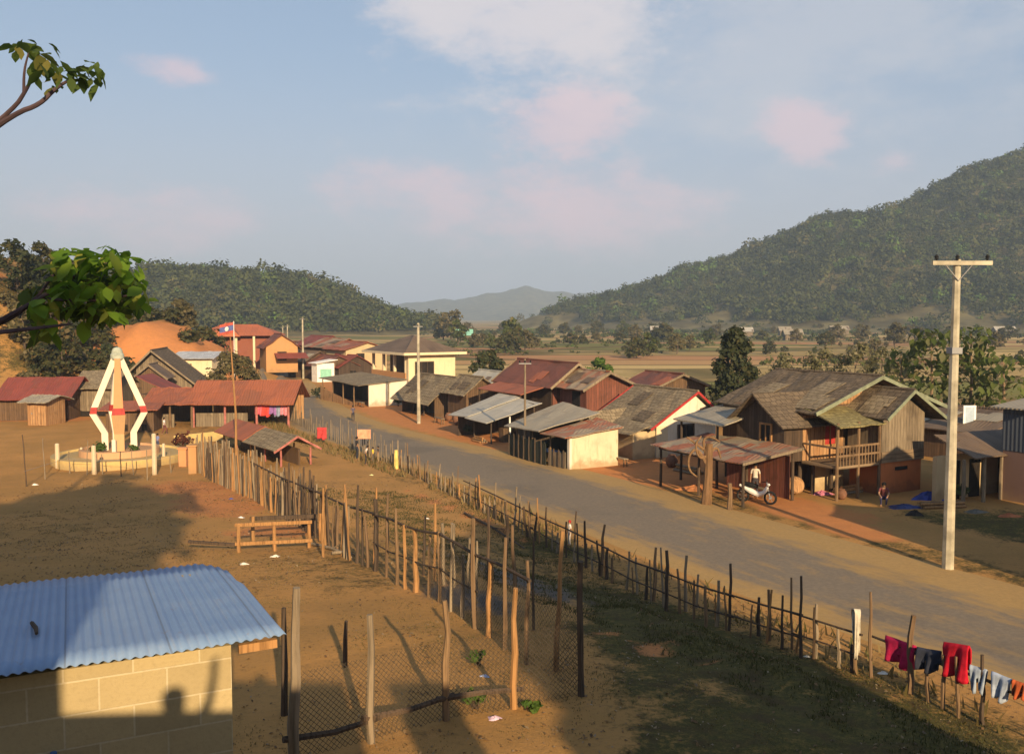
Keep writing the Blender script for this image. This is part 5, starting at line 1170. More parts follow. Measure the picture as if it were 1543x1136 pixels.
# ================================================================ washing on the roadside fence
def top(px, py, Pg): z = hgt(Pg, py); return Vector((Pg.x, Pg.y, z))
def hang(name, label, xa, ya, xb, yb, drop_px, m_, base_y, **kw):
    A_, B_ = G(xa, base_y[0]), G(xb, base_y[1]); a = top(xa, ya, A_); b = top(xb, yb, B_); a.y -= .07; b.y -= .07; d = a.y; drop = drop_px / 1400 * d
    return cloth(name, label, a, b, drop, m_, cat='washing', group='washing on the roadside fence', **kw)
hang('garment', 'pink and crimson shirt hung left of the stout fence post', 1331, 956, 1376, 972, 36, m_cloth('pink_cloth', (.42, .015, .07)), (1026, 1046), tuck=.15)
hang('garment', 'dark navy shirt hung between the pink and the red washing', 1378, 974, 1413, 980, 32, m_cloth('navy_cloth', (.035, .04, .06)), (1050, 1062), sway=.08)
hang('garment', 'bright red blanket draped over the fence stakes', 1417, 966, 1455, 972, 52, m_cloth('red_cloth', (.50, .012, .03)), (1066, 1084), sway=.08)
hang('garment', 'pale blue jeans hung right of the red blanket', 1456, 1000, 1482, 1008, 38, m_cloth('jean_cloth', (.30, .36, .45)), (1084, 1092), legs=True, tuck=.3)
hang('garment', 'pale blue shorts hung at the right end of the fence', 1489, 1010, 1519, 1022, 36, m_cloth('pale_blue_cloth', (.36, .42, .52)), (1094, 1106), tuck=.4)
hang('garment', 'orange red cloth at the very right edge of the fence', 1520, 1022, 1540, 1030, 24, m_cloth('orange_cloth', (.40, .09, .03)), (1107, 1114))
P = G(1289, 1015); a = top(1281, 917, P) + Vector((-.09, -.05, 0)); cloth('cloth', 'long whitish cloth draped over the top of a fence stake', a, a + Vector((.15, .02, -.02)), 1.05, m_cloth('white_cloth', (.50, .46, .37)), cat='cloth', sway=.03, tuck=.25, nu=14, nv=14)

# ================================================================ trees and plants
def big_leaves(pts, size, droop=.5):
    """broad folded leaves: 8 verts each"""
    V = []; F = []
    for p in pts:
        s_ = size * RS.uniform(.4, 1.45); az = RS.uniform(0, 6.28); pit = RS.uniform(-1.15, .35) * 1.0 - droop * .35
        d = np.array([math.cos(az) * math.cos(pit), math.sin(az) * math.cos(pit), math.sin(pit)]); sd = np.array([-math.sin(az), math.cos(az), 0]); sd = sd + RS.normal(scale=.3, size=3); sd -= d * sd.dot(d); sd /= np.linalg.norm(sd); n = np.cross(d, sd); i = len(V)
        fold = RS.uniform(.1, .3); cv = RS.uniform(.05, .25)
        for t, w_ in ((0, 0.02), (.3, .30), (.62, .33), (1, .02)):
            c = p + d * s_ * t - n * 0 + np.array([0, 0, -cv * s_ * t * t])
            V += [c - sd * s_ * w_ + n * fold * s_ * w_, c, c + sd * s_ * w_ + n * fold * s_ * w_]
        for k in range(3):
            a = i + k * 3; F += [(a, a + 1, a + 4, a + 3), (a + 1, a + 2, a + 5, a + 4)]
    return np.array(V), np.array(F)
BARK = m_wood('bark', (.14, .105, .075), (.10, .075, .055)); BARK_P = m_wood('pale_bark', (.30, .21, .13), (.22, .15, .09)); BARK_V = m_plain('dusky_bark', (.075, .05, .055), .9)
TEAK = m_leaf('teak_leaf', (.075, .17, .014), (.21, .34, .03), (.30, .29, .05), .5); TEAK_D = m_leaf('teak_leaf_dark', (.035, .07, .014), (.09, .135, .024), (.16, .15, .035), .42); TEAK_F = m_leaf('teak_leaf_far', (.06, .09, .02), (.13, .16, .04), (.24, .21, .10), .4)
# big-leaved tree reaching in from the left
tb = Vector((-11.6, 14.5, 2.0)); root = thing('broad_leaved_tree', tb, 'broad leaved tree reaching into the picture from the left edge over the hillside', 'tree')
k = MB(); k.tube([tb + Vector((0, 0, -.6)), tb + Vector((.1, .1, 3)), tb + Vector((-.2, .3, 6.5)), tb + Vector((-.1, .2, 10.5))], [.26, .2, .15, .06], 10); k.build('trunk', BARK, root)
fork = tb + Vector((-.1, .2, 4.6)); up_f = tb + Vector((-.15, .25, 7.2))
def limb(pts, rad, m=BARK): b = MB(); b.tube(chaikin(np.array([tuple(p) for p in pts]), 2).tolist(), list(np.interp(np.linspace(0, 1, len(chaikin(np.array([tuple(p) for p in pts]), 2))), np.linspace(0, 1, len(rad)), rad)), 7); b.build('limb', m, root)
A = lambda x, y, Y: atY(x, y, Y)
limb([up_f, A(-60, 230, 12.6), A(22, 171, 12.2), A(60, 158, 12), A(85, 132, 12), A(110, 118, 12)], [.09, .06, .035, .03, .022, .012], BARK_V)
limb([A(-60, 230, 12.6), A(22, 163, 12.3), A(38, 138, 12.2), A(52, 112, 12)], [.05, .03, .024, .012], BARK_V)
limb([A(36, 142, 12.2), A(36, 108, 12.1), A(43, 80, 12)], [.022, .016, .008], BARK_V)
limb([fork, A(-40, 505, 15), A(60, 494, 15.2), A(110, 488, 15.3)], [.09, .05, .028, .012], BARK_V); limb([A(-40, 505, 15), A(60, 450, 15.9), A(130, 405, 16.2), A(190, 390, 16.4)], [.05, .035, .025, .01], BARK_V); limb([A(60, 450, 15.9), A(150, 455, 16), A(215, 440, 16)], [.03, .022, .01], BARK_V)
limb([A(-40, 505, 15), A(40, 470, 15.9), A(95, 395, 16)], [.04, .03, .012], BARK_V)
def leafset(name, spec, size, m, Y):
    P = []
    for (x, y, rx, ry, n) in spec:
        for _ in range(n):
            a = RS.uniform(0, 6.28); r = math.sqrt(RS.uniform(0, 1)) * 1.18
            if RS.rand() < .18: continue
            q = A(x + rx * r * math.cos(a), y + ry * r * math.sin(a), Y + RS.uniform(-.5, .5)); P.append(np.array(q))
    V, F = big_leaves(P, size); np_mesh(name, V - np.array(tb), F, m, root)
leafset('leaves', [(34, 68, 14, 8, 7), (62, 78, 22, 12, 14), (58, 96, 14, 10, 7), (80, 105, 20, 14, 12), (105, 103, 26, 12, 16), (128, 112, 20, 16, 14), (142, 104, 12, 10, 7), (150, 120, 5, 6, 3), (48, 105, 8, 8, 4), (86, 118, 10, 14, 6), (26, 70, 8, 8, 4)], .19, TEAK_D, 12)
leafset('leaves', [(95, 388, 16, 14, 22), (125, 385, 16, 10, 16), (165, 382, 14, 12, 22), (185, 400, 16, 18, 34), (203, 415, 12, 14, 16), (95, 405, 12, 16, 18), (140, 395, 12, 10, 12), (110, 432, 24, 14, 30), (165, 430, 24, 14, 30), (75, 455, 18, 14, 18), (66, 486, 12, 14, 22), (150, 462, 20, 10, 18), (212, 440, 8, 14, 14), (125, 470, 14, 12, 14), (172, 468, 12, 10, 10), (55, 465, 8, 10, 8)], .29, TEAK, 15.8)
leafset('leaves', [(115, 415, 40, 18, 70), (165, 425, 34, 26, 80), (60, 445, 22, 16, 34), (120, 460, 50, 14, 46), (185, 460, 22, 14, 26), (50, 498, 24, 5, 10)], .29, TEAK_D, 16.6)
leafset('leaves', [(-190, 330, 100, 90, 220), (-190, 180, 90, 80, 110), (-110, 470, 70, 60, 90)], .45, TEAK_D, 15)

def tree(name, label, P, h, cr, tr, m, n, sz, sq=1.0, lumps=9, base=.35, group=None, bark=None, hollow=.35, spread=1.0, cat='tree'):
    P = Vector(P); root = thing(name, P, label, cat, group); k = MB()
    tp = P + Vector((rng.uniform(-.06, .06) * h, rng.uniform(-.06, .06) * h, h * .72))
    k.tube([P + Vector((0, 0, -.3)), P.lerp(tp, .5) + Vector((rng.uniform(-.1, .1) * cr, 0, 0)), tp], [tr, tr * .7, tr * .25], 8)
    cen = []; rad = []
    for i in range(lumps):
        t = (i + .5) / lumps; z = h * (base + (1 - base) * t * .9); rr = cr * spread * math.sin(math.pi * (.22 + .7 * t)) * .62; a = i * 2.4 + rng.uniform(-.4, .4)
        c = np.array([P.x + rr * math.cos(a), P.y + rr * math.sin(a), P.z + z]); cen.append(c); rad.append(cr * rng.uniform(.42, .62) * (1.1 - .4 * t))
        if i % 2 == 0: k.tube([P.lerp(tp, min(1, z / h / .72 * .75)), Vector(c)], [tr * .4, tr * .12], 5)
    k.build('trunk', bark or BARK, root)
    V, F = clump_quads(np.array(cen), np.array(rad), n // lumps, sz, sq, hollow); np_mesh('crown', V - np.array(P), F, m, root); return root
def copy_tree(o, loc, s_, rz, label):
    c = o.copy(); C.objects.link(c); c.location = loc; c.scale = (s_ * rng.uniform(.85, 1.2), s_ * rng.uniform(.85, 1.2), s_); c.rotation_euler = (0, 0, rz); c['label'] = label
    for ch in o.children: d = ch.copy(); C.objects.link(d); d.parent = c
    return c
L_DARK = m_leaf('dark_foliage', (.022, .032, .012), (.050, .058, .020), (.085, .075, .028), .2)
L_MID = m_leaf('mid_foliage', (.06, .085, .02), (.115, .13, .035), (.16, .14, .05), .3)
L_BRIGHT = m_leaf('bright_foliage', (.06, .12, .018), (.11, .18, .03), None, .35)
L_DRY = m_leaf('dry_foliage', (.085, .075, .030), (.15, .125, .05), (.21, .17, .09), .3)
L_PALE = m_leaf('pale_sparse_leaf', (.11, .11, .045), (.19, .175, .085), (.34, .30, .18), .35)
L_HILL = m_leaf('hillside_shrub', (.035, .042, .012), (.085, .08, .025), (.14, .10, .04), .25)
tree('conifer', 'tall dark conical tree standing behind the white house', gp(1108, 66), 7.3, 1.75, .16, L_DARK, 6500, .17, 1.25, 16, .10)
tree('round_tree', 'dark round bushy tree right of the cream two storey house', gp(735, 98), 4.6, 1.9, .18, L_DARK, 2600, .2, .95, 9, .18)
tree('bright_tree', 'bright green bushy tree behind the dark red roof', gp(905, 90), 4.2, 1.5, .12, L_BRIGHT, 1800, .18, .9, 8, .2)
tree('bright_tree', 'low green bush behind the red roofed house left of the bright green tree', gp(845, 92), 3.4, 1.3, .1, L_MID, 1300, .18, .8, 7, .2)
bush('shrub', 'low mid green bush behind the grey roofs right of the bright tree', gp(988, 88), 1.6, 1000, .16, L_MID, .8, lumps=5)
tree('grey_tree', 'round grey olive tree beside the long rusty roof', gp(350, 84), 4.6, 2.6, .15, L_DRY, 3000, .17, .9, 10, .2)
tree('small_tree', 'small dark tree by the red roof left of the wooden pole', gp(793, 100), 3.6, .9, .08, L_MID, 700, .16, 1.1, 6, .3)
# teak trees behind the timber house
for (x, Y, h, n, lab) in ((1405, 60, 7.3, 430, 'big leaved teak tree just left of the utility pole behind the roofs'), (1465, 60, 7.4, 460, 'big leaved teak tree just right of the utility pole behind the roofs'), (1360, 62, 6.0, 260, 'smaller teak tree behind the front gable of the timber house'), (1515, 57, 5.8, 260, 'teak tree at the right edge behind the brown roof')):
    P = gp(x, Y); root = thing('teak_tree', P, lab, 'tree', 'teak trees behind the timber house'); k = MB(); k.tube([P, P + Vector((.1, 0, h * .5)), P + Vector((-.05, 0, h * .95))], [.12, .09, .03], 7)
    pts = []
    for i in range(7): a = rng.uniform(0, 6.28); z = h * rng.uniform(.35, .85); e = P + Vector((math.cos(a) * 1.3, math.sin(a) * 1.3, z + .5)); k.tube([P + Vector((0, 0, z)), e], [.04, .015], 5)
    k.build('trunk', BARK_P, root)
    for _ in range(n): a = RS.uniform(0, 6.28); r = 1.75 * math.sqrt(RS.uniform(.03, 1)); z = h * RS.uniform(.25, 1.0); pts.append(np.array([P.x + r * math.cos(a) * (1.15 - .5 * z / h), P.y + r * math.sin(a), P.z + z]))
    V, F = big_leaves(pts, .46); np_mesh('crown', V - np.array(P), F, TEAK_F, root)
for (x, Y, h, cr, lab) in ((1180, 72, 4.6, 2.0, 'pale thin leaved tree behind the left end of the timber house'), (1235, 70, 5.0, 2.2, 'pale sparse tree behind the ridge of the timber house'), (1290, 69, 5.6, 2.1, 'tall pale sparse tree behind the timber house gable'), (1325, 74, 5.0, 2.0, 'pale sparse tree between the timber house gable and the teaks')):
    tree('sparse_tree', lab, gp(x, Y), h + .7, cr, .08, L_PALE, 1500, .14, 1.0, 9, .2, hollow=.1)
# hillock trees and shrubs
hp = []
hl = [('dark bushy tree on top of the left hillock at the picture edge', 30, 100, 6.0, 3.0, L_DARK), ('tall dark tree on the hillock crest', 62, 104, 5.5, 2.3, L_DARK), ('broad olive tree on the left hillock behind the big leaves', 95, 102, 5.6, 3.0, L_HILL), ('round tree on the shoulder of the hillock', 135, 105, 5.0, 2.6, L_HILL), ('dark tree at the right shoulder of the hillock', 172, 118, 4.2, 2.4, L_DARK), ('dark round tree above the orange bank', 225, 124, 5.0, 3.0, L_DARK), ('lower dark tree right above the orange bank', 255, 127, 4.2, 2.4, L_HILL), ('bushy tree half way down the hillock behind the monument top', 150, 93, 3.2, 2.2, L_HILL), ('olive bush tree low on the hillock left of the monument', 105, 92, 3.0, 2.0, L_DRY), ('brownish bush tree low on the hillock behind the crimson roof', 55, 90, 2.2, 1.6, L_DRY), ('dark tree in the hollow left of the orange bank', 165, 97, 3.4, 1.9, L_DARK), ('brownish tree at the left picture edge below the crest', 35, 92, 4.4, 2.2, L_DRY), ('brownish shrub tree right of the orange bank', 275, 118, 3.6, 2.4, L_DRY)]
for lab, x, Y, h, cr, m in hl: tree('hillside_tree', lab, gp(x, Y), h, cr, .14, m, 1500, .24, .9, 8, .12, group='trees on the left hillock')
pt_ = [tree('hillside_tree', 'leafy tree among the dense growth on the left hillock', gp(70, 112), 5.0, 2.6, .14, L_HILL, 1100, .26, .95, 8, .1, group='dense trees on the left hillock'), tree('hillside_tree', 'leafy tree among the dense growth on the left hillock', gp(120, 116), 5.5, 2.4, .14, L_DARK, 1100, .26, 1.0, 8, .1, group='dense trees on the left hillock')]
for _ in range(60):
    x, y = rng.uniform(-86, -38), rng.uniform(86, 165); z = tz(x, y)
    if z < 1.5 or (-.435 < x / y < -.32 and y < 112): continue
    copy_tree(rng.choice(pt_), (x, y, z - .2), rng.uniform(.6, 1.1), rng.uniform(0, 6), 'leafy tree among the dense growth on the left hillock')
proto = bush('hillside_bush', 'scrubby bush on the left hillock', gp(50, 84), 1.5, 420, .2, L_HILL, .8, group='scrub on the left hillock', lumps=5)
for x, Y, r in ((182, 98, 1.5), (222, 117, 1.7), (240, 117, 1.5), (262, 116, 1.4), (285, 110, 1.3), (176, 96, 1.6)):
    P = gp(x, Y); copy_tree(proto, P + Vector((0, 0, -.15)), r, rng.uniform(0, 6), 'scrubby bush on the left hillock')
proto2 = bush('hillside_bush', 'dry brown bush on the left hillock', gp(40, 86), 1.5, 420, .2, L_DRY, .8, group='dry scrub on the left hillock', lumps=5)
for _ in range(110):
    x, y = rng.uniform(-80, -34), rng.uniform(78, 150); z = tz(x, y)
    if z < 1.2 or (-.43 < x / y < -.32 and y < 112): continue
    d_ = rng.random() < .5; copy_tree(proto2 if d_ else proto, (x, y, z - .1), rng.uniform(.5, 1.4), rng.uniform(0, 6), 'dry brown bush on the left hillock' if d_ else 'scrubby bush on the left hillock')
# trees and hedges across the valley floor
pr = [tree('field_tree', 'small tree in the fields across the valley', gp(690, 260), 7, 3.2, .25, L_MID, 700, .45, .9, 8, .22, group='trees dotted over the valley fields'), tree('field_tree', 'small tree in the fields across the valley', gp(1000, 300), 6, 3.6, .22, L_HILL, 650, .48, .8, 8, .15, group='trees dotted over the valley fields'), tree('field_tree', 'small tree in the fields across the valley', gp(1350, 240), 6.5, 3.0, .22, L_DRY, 600, .42, .9, 8, .2, group='trees dotted over the valley fields')]
spots = [(680, 320, 1.6), (668, 330, 1.3), (775, 210, .9), (760, 205, .7), (792, 215, .8), (770, 230, 1.1), (715, 240, .6), (728, 245, .6), (740, 220, .6), (806, 235, .5), (860, 260, .6), (878, 270, .5), (900, 290, .5), (935, 300, .6), (960, 180, .7), (978, 190, .7), (990, 330, .7), (1000, 300, .7), (1020, 200, .7), (1040, 220, .6), (1068, 260, .7), (1150, 330, .6), (1160, 200, .5), (1200, 280, .7), (1245, 250, .7), (1262, 300, .9), (1300, 310, .9), (1320, 180, .6), (1352, 330, .8), (1390, 280, .8), (1402, 220, .7), (1475, 300, .8), (1502, 230, .7), (1520, 330, .9), (1440, 340, 1.0), (705, 380, .9), (820, 400, .8), (850, 420, .9), (900, 430, 1.0), (940, 420, .9), (1080, 390, .9), (1110, 400, .8)]
for _ in range(22): spots.append((rng.uniform(700, 1600), rng.uniform(300, 500), rng.uniform(.3, .9)))
for _ in range(40): spots.append((rng.uniform(930, 1600), rng.uniform(120, 300), rng.uniform(.15, .35)))
for (x, Y, s_) in spots: copy_tree(rng.choice(pr), gp(x, Y) + Vector((0, 0, -.2)), s_, rng.uniform(0, 6.3), 'small tree in the fields across the valley')
# hedge lines along the bunds
for (x0, x1, Y, lab) in ((688, 800, 190, 'dark green hedge line across the fields beyond the red roofs'), (960, 1080, 240, 'long hedge between stubble fields'), (1150, 1540, 150, 'hedge along the field edge behind the teak trees'), (1120, 1330, 330, 'hedge at the foot of the right hill')):
    a, b = gp(x0, Y), gp(x1, Y + 6); root = thing('hedge', a, lab, 'hedge'); n = int((b - a).length / 1.3); cen = np.array([tuple(a.lerp(b, i / n) + Vector((0, rng.uniform(-.6, .6), rng.uniform(.2, .8)))) for i in range(n)]); V, F = clump_quads(cen, RS.uniform(.6, 1.3, n), 26, .3, .8, .3); np_mesh('foliage', V - np.array(a), F, L_MID, root)
# huts across the valley
for i, (x, Y, w_, c, lab) in enumerate(((1280, 430, 8, T_GREY, 'long grey roofed hut at the foot of the right hill'), (1135, 400, 6, T_PALE, 'tiny pale roofed hut behind the conical tree'), (995, 420, 4, T_PALE, 'tiny pinkish hut with pale blue roof among the field trees'), (1193, 420, 5, T_GREY, 'small low field hut right of the conical tree'), (1532, 430, 9, T_PALE, 'white roofed hut at the right edge below the forest'), (1210, 330, 6, T_GREY, 'low tan hut in the stubble right of the conical tree'), (710, 300, 5, TURQ, 'small turquoise roofed hut in the far fields'))):
    O = gp(x, Y); z0 = max(O.z, float(z_right(np.array([O.x]), np.array([O.y]))[0])); O.z = z0
    simple_house('field_hut', lab, O, 178, w_, 4.5, 2.4, 3.9, W_GREY, c, cat='hut')
BARK_S = m_wood('stump_bark', (.26, .155, .075), (.19, .11, .055))
P = G(1066, 760); root = thing('tree_stump', P, 'dead gnarled tree stump with looping branches at the shelter corner', 'tree stump'); h = hgt(P, 668) - P.z
k = MB(); k.tube([P + Vector((-.05, 0, -.1)), P + Vector((.02, 0, h * .4)), P + Vector((.05, 0, h))], [.24, .19, .15], 9); k.build('trunk', BARK_S, root)
for pts in (((0, 0, .62), (-.5, -.1, .95), (-.85, 0, .8), (-.8, .1, .55), (-.45, 0, .45)), ((0, 0, .7), (-.25, .1, 1.05), (.1, .1, 1.12), (.5, 0, 1.02)), ((0, 0, .8), (-.4, -.1, .75), (-.6, -.1, .98), (-.3, 0, 1.12)), ((.05, 0, .85), (.4, .05, .95), (.55, 0, .75)), ((-.2, 0, .9), (-.9, .1, 1.1))):
    k = MB(); q = chaikin(np.array([tuple(P + Vector((x * 1.0, y, z * h))) for x, y, z in pts]), 2); k.tube(q.tolist(), list(np.linspace(.075, .03, len(q))), 6); k.build('branch', BARK_S, root)
P = G(1099, 768); post_ = MB(); h = hgt(P, 728) - P.z; post_.tube([P + Vector((0, 0, -.1)), P + Vector((.03, 0, h * .6)), P + Vector((0, 0, h))], [.12, .1, .09], 8); tag(post_.build('post', POST, None, P), 'short thick wooden post right of the dead stump', 'post')

# ================================================================ grass (uncountable)
def grass(name, label, n, sampler, hmin, hmax, mat_):
    P = sampler(n); n = len(P); z = terrain(P[:, 0], P[:, 1]); b = np.column_stack([P, z - .01]); h = RS.uniform(hmin, hmax, n); az = RS.uniform(0, 6.28, n); w_ = h * .09 + .006
    d = np.column_stack([np.cos(az), np.sin(az), 0 * az]) * w_[:, None]; ln_ = np.column_stack([RS.normal(scale=.3, size=n), RS.normal(scale=.3, size=n), np.ones(n)]) * h[:, None]; ln2 = ln_ * np.array([.55, .55, .6])
    V = np.stack([b - d, b + d, b + d * .7 + ln2 * .9, b - d * .7 + ln2 * .9, b + ln_], 1).reshape(-1, 3); i = np.arange(n)[:, None] * 5
    F = np.concatenate([i + np.array([[0, 1, 2, 3]]), i + np.array([[3, 2, 4, 4]])]); F = np.concatenate([i + np.array([[0, 1, 2]]), i + np.array([[0, 2, 3]]), i + np.array([[3, 2, 4]])])
    o = np_mesh(name, V, F, mat_); tag(o, kind='stuff'); o['label'] = label
GR = m_leaf('grass_blade', (.045, .05, .014), (.10, .092, .028), (.17, .13, .05), .3); GRD = m_leaf('dry_grass_blade', (.13, .10, .035), (.23, .165, .065), (.085, .085, .022), .3)  # bank blades toned darker to imitate the shade they stand in
def s_band(s0, s1, y0, y1):
    def f_(n):
        y = RS.uniform(y0, y1, n * 6) ** 1.0; x = RS.uniform(-40, 18, n * 6); s_ = road_s(x, y); m = (s_ > s0) & (s_ < s1) & (fnoise(x, y, .9, 2) + RS.uniform(-.6, .6, n * 6) > -.25); return np.column_stack([x, y])[m][:n]
    return f_
grass('bank_grass', 'short green grass on the bank', 110000, s_band(2.2, 8.4, 9, 42), .025, .085, GR)
grass('verge_weeds', 'dry weeds along the roadside fence', 26000, s_band(.9, 2.6, 10, 85), .08, .38, GRD)
def s_yard(n):
    y = RS.uniform(11, 40, n * 4); x = RS.uniform(-18, 4, n * 4); m = (road_s(x, y) > 8.5) & (fnoise(x, y, .5, 4) + RS.uniform(-.5, .5, n * 4) > .15); return np.column_stack([x, y])[m][:n]
grass('yard_grass', 'sparse short grass in the yard', 60000, s_yard, .012, .035, GRD)
# fallen leaves and small stones (uncountable)
def specks(name, label, n, sampler, s0, s1, m_, flat=True):
    P = sampler(n); n = len(P); z = terrain(P[:, 0], P[:, 1]); c = np.column_stack([P, z + .012]); r = RS.uniform(s0, s1, n)[:, None]; az = RS.uniform(0, 6.28, n)
    a = np.column_stack([np.cos(az), np.sin(az), RS.normal(scale=.35, size=n)]) * r; b = np.column_stack([-np.sin(az), np.cos(az), RS.normal(scale=.35, size=n)]) * r * .55
    V = np.stack([c - a, c - b + [0, 0, .01], c + a, c + b + [0, 0, .014]], 1).reshape(-1, 3); o = np_mesh(name, V, np.arange(n * 4).reshape(-1, 4), m_); tag(o, kind='stuff'); o['label'] = label
def s_near(n):
    y = RS.uniform(11, 45, n * 3); x = RS.uniform(-22, 12, n * 3); m = (road_s(x, y) > 1.0) & (fnoise(x, y, .7, 7) + RS.uniform(-.8, .8, n * 3) > 0); return np.column_stack([x, y])[m][:n]
specks('fallen_leaves', 'dry fallen leaves over the yard', 9000, s_near, .015, .05, m_leaf('dead_leaf', (.10, .06, .03), (.22, .13, .055), (.30, .22, .12), .2)); specks('pebbles', 'small stones over the yard', 5000, s_near, .01, .035, m_leaf('pebble', (.16, .11, .07), (.34, .26, .17), None, .0))
for (x, y, r, lab) in ((715, 1066, .22, 'small leafy weed beside the orange fence post'), (800, 1072, .17, 'tiny green weed right of the orange fence post'), (720, 1000, .2, 'green tuft inside the pen near the front fence')):
    bush('weed', lab, G(x, y), r, 70, .06, L_BRIGHT, .9, cat='weed', lumps=3)
# roadside bushes on the right
for (x, y, r, m, lab) in ((600, 612, .6, L_DARK, 'dark shrub at the foot of the whitewashed shop wall'), (478, 600, .9, L_DARK, 'dark shrub left of the low white shop'), (810, 690, .7, L_DARK, 'dark shrub growing through the netting fence'), (700, 655, .5, L_DARK, 'small shrub by the open tin shed'), (838, 585, .9, L_DRY, 'dry brown shrub against the red plank gable'), (1440, 752, .5, L_MID, 'green weeds at the mud walled house')):
    bush('shrub', lab, G(x, y) if x != 838 else gp(838, 58), r, 260, .12, m, .9)
# ================================================================ people
SKIN = m_plain('skin', (.30, .17, .10), .6, .08); HAIR = m_plain('black_hair', (.012, .010, .009), .5, .2)
_cm = {}
def mc(c):
    if c not in _cm: _cm[c] = m_plain('clothing', c, .9, .18, 8)
    return _cm[c]
def person(label, P, h, face, shirt, pants, pose=None, bare_legs=False, group=None, hat=None):
    """one continuous skinned figure; face = heading in degrees (0 = +x)"""
    J = {'pel': (0, 0, .93), 'bel': (0, 0, 1.08), 'che': (0, -.01, 1.28), 'col': (0, -.01, 1.40), 'nec': (0, 0, 1.47), 'hed': (0, .015, 1.555), 'crn': (0, .01, 1.65),
         'shL': (-.165, 0, 1.385), 'elL': (-.215, -.01, 1.13), 'wrL': (-.225, .05, .90), 'haL': (-.225, .07, .83), 'fgL': (-.225, .085, .75), 'thL': (-.20, .10, .82),
         'shR': (.165, 0, 1.385), 'elR': (.215, -.01, 1.13), 'wrR': (.225, .05, .90), 'haR': (.225, .07, .83), 'fgR': (.225, .085, .75), 'thR': (.20, .10, .82),
         'hiL': (-.09, 0, .88), 'knL': (-.10, .03, .49), 'anL': (-.10, -.01, .08), 'toL': (-.11, .13, .035),
         'hiR': (.09, 0, .88), 'knR': (.10, .03, .49), 'anR': (.10, -.01, .08), 'toR': (.11, .13, .035)}
    J.update(pose or {})
    RD = {'pel': .125, 'bel': .115, 'che': .135, 'col': .09, 'nec': .05, 'hed': .082, 'crn': .07, 'sh': .06, 'el': .042, 'wr': .030, 'ha': .032, 'fg': .013, 'th': .011, 'hi': .085, 'kn': .058, 'an': .038, 'to': .032}
    E = [('pel', 'bel'), ('bel', 'che'), ('che', 'col'), ('col', 'nec'), ('nec', 'hed'), ('hed', 'crn')] + [x for s_ in 'LR' for x in (('col', 'sh' + s_), ('sh' + s_, 'el' + s_), ('el' + s_, 'wr' + s_), ('wr' + s_, 'ha' + s_), ('ha' + s_, 'fg' + s_), ('ha' + s_, 'th' + s_), ('pel', 'hi' + s_), ('hi' + s_, 'kn' + s_), ('kn' + s_, 'an' + s_), ('an' + s_, 'to' + s_))]
    ks = list(J); k = h / 1.70; me = bpy.data.meshes.new('sk'); me.from_pydata([tuple(c * k for c in J[n]) for n in ks], [(ks.index(a), ks.index(b)) for a, b in E], [])
    o = bpy.data.objects.new('sk', me); C.objects.link(o); md = o.modifiers.new('s', 'SKIN'); md.use_smooth_shade = True
    for i, n in enumerate(ks):
        r = RD.get(n, RD.get(n[:2])) * k; me.skin_vertices[0].data[i].radius = (r, r * (.75 if n in ('pel', 'bel', 'che', 'col') else 1)); me.skin_vertices[0].data[i].use_root = (n == 'pel')
    sb = o.modifiers.new('u', 'SUBSURF'); sb.levels = sb.render_levels = 1
    bpy.context.view_layer.update(); m2 = bpy.data.meshes.new_from_object(o.evaluated_get(bpy.context.evaluated_depsgraph_get())); bpy.data.objects.remove(o)
    root = thing('person', P, label, 'person', group); root.rotation_euler = (0, 0, R(face - 90))
    m2.materials.clear()
    for mm in (SKIN, mc(shirt), mc(pants)): m2.materials.append(mm)
    seg = [(Vector(J[a]) * k, Vector(J[b]) * k, a, b) for a, b in E]
    for f_ in m2.polygons:
        c = f_.center; best = None
        for p, q, a, b in seg:
            t = max(0, min(1, (c - p).dot(q - p) / max(1e-6, (q - p).length_squared))); d = (c - p - (q - p) * t).length
            if best is None or d < best[0]: best = (d, a, b, t)
        _, a, b, t = best
        if b[:2] in ('hi', 'kn') or (a[:2] == 'kn' and not bare_legs) or a == 'pel' and t < .4: f_.material_index = 2
        elif a in ('pel', 'bel', 'che') or b[:2] in ('sh', 'el') and not (b[:2] == 'el' and t > .7) or (a == 'col' and b == 'nec' and t < .2): f_.material_index = 1
        else: f_.material_index = 0
    m2.name = 'body'; bo = bpy.data.objects.new('body', m2); C.objects.link(bo); bo.parent = root
    hc = Vector(J['hed']) * k; hk = MB(); n = 14; pr = [(.0, .13), (.05, .125), (.085, .10), (.102, .05), (.098, -.01), (.088, -.06)]; V = []
    for r_, z in pr:
        for i in range(n): a = 2 * math.pi * i / n; fr_ = 1.0 if math.sin(a) < .35 or z > .06 else .86; V.append((hc.x + r_ * math.cos(a) * k * .98 * fr_, hc.y - .012 + r_ * math.sin(a) * k * 1.05 * fr_, hc.z + (z + .035 + (.05 if math.sin(a) > .4 and z < .04 else 0)) * k))
    me = bpy.data.meshes.new('hair'); me.from_pydata(V, [], [(j * n + (i + 1) % n, j * n + i, (j + 1) * n + i, (j + 1) * n + (i + 1) % n) for j in range(5) for i in range(n)]); me.materials.append(mc(hat) if hat else HAIR); ho = bpy.data.objects.new('headscarf' if hat else 'hair', me); C.objects.link(ho); ho.parent = root
    fk = bpy.data.meshes.new('face'); fb = MB()
    for sx in (-1, 1): fb.lathe((hc.x + sx * .032 * k, hc.y + .082 * k, hc.z + .02 * k), [(.011 * k, -.006), (.011 * k, .006)], 6)
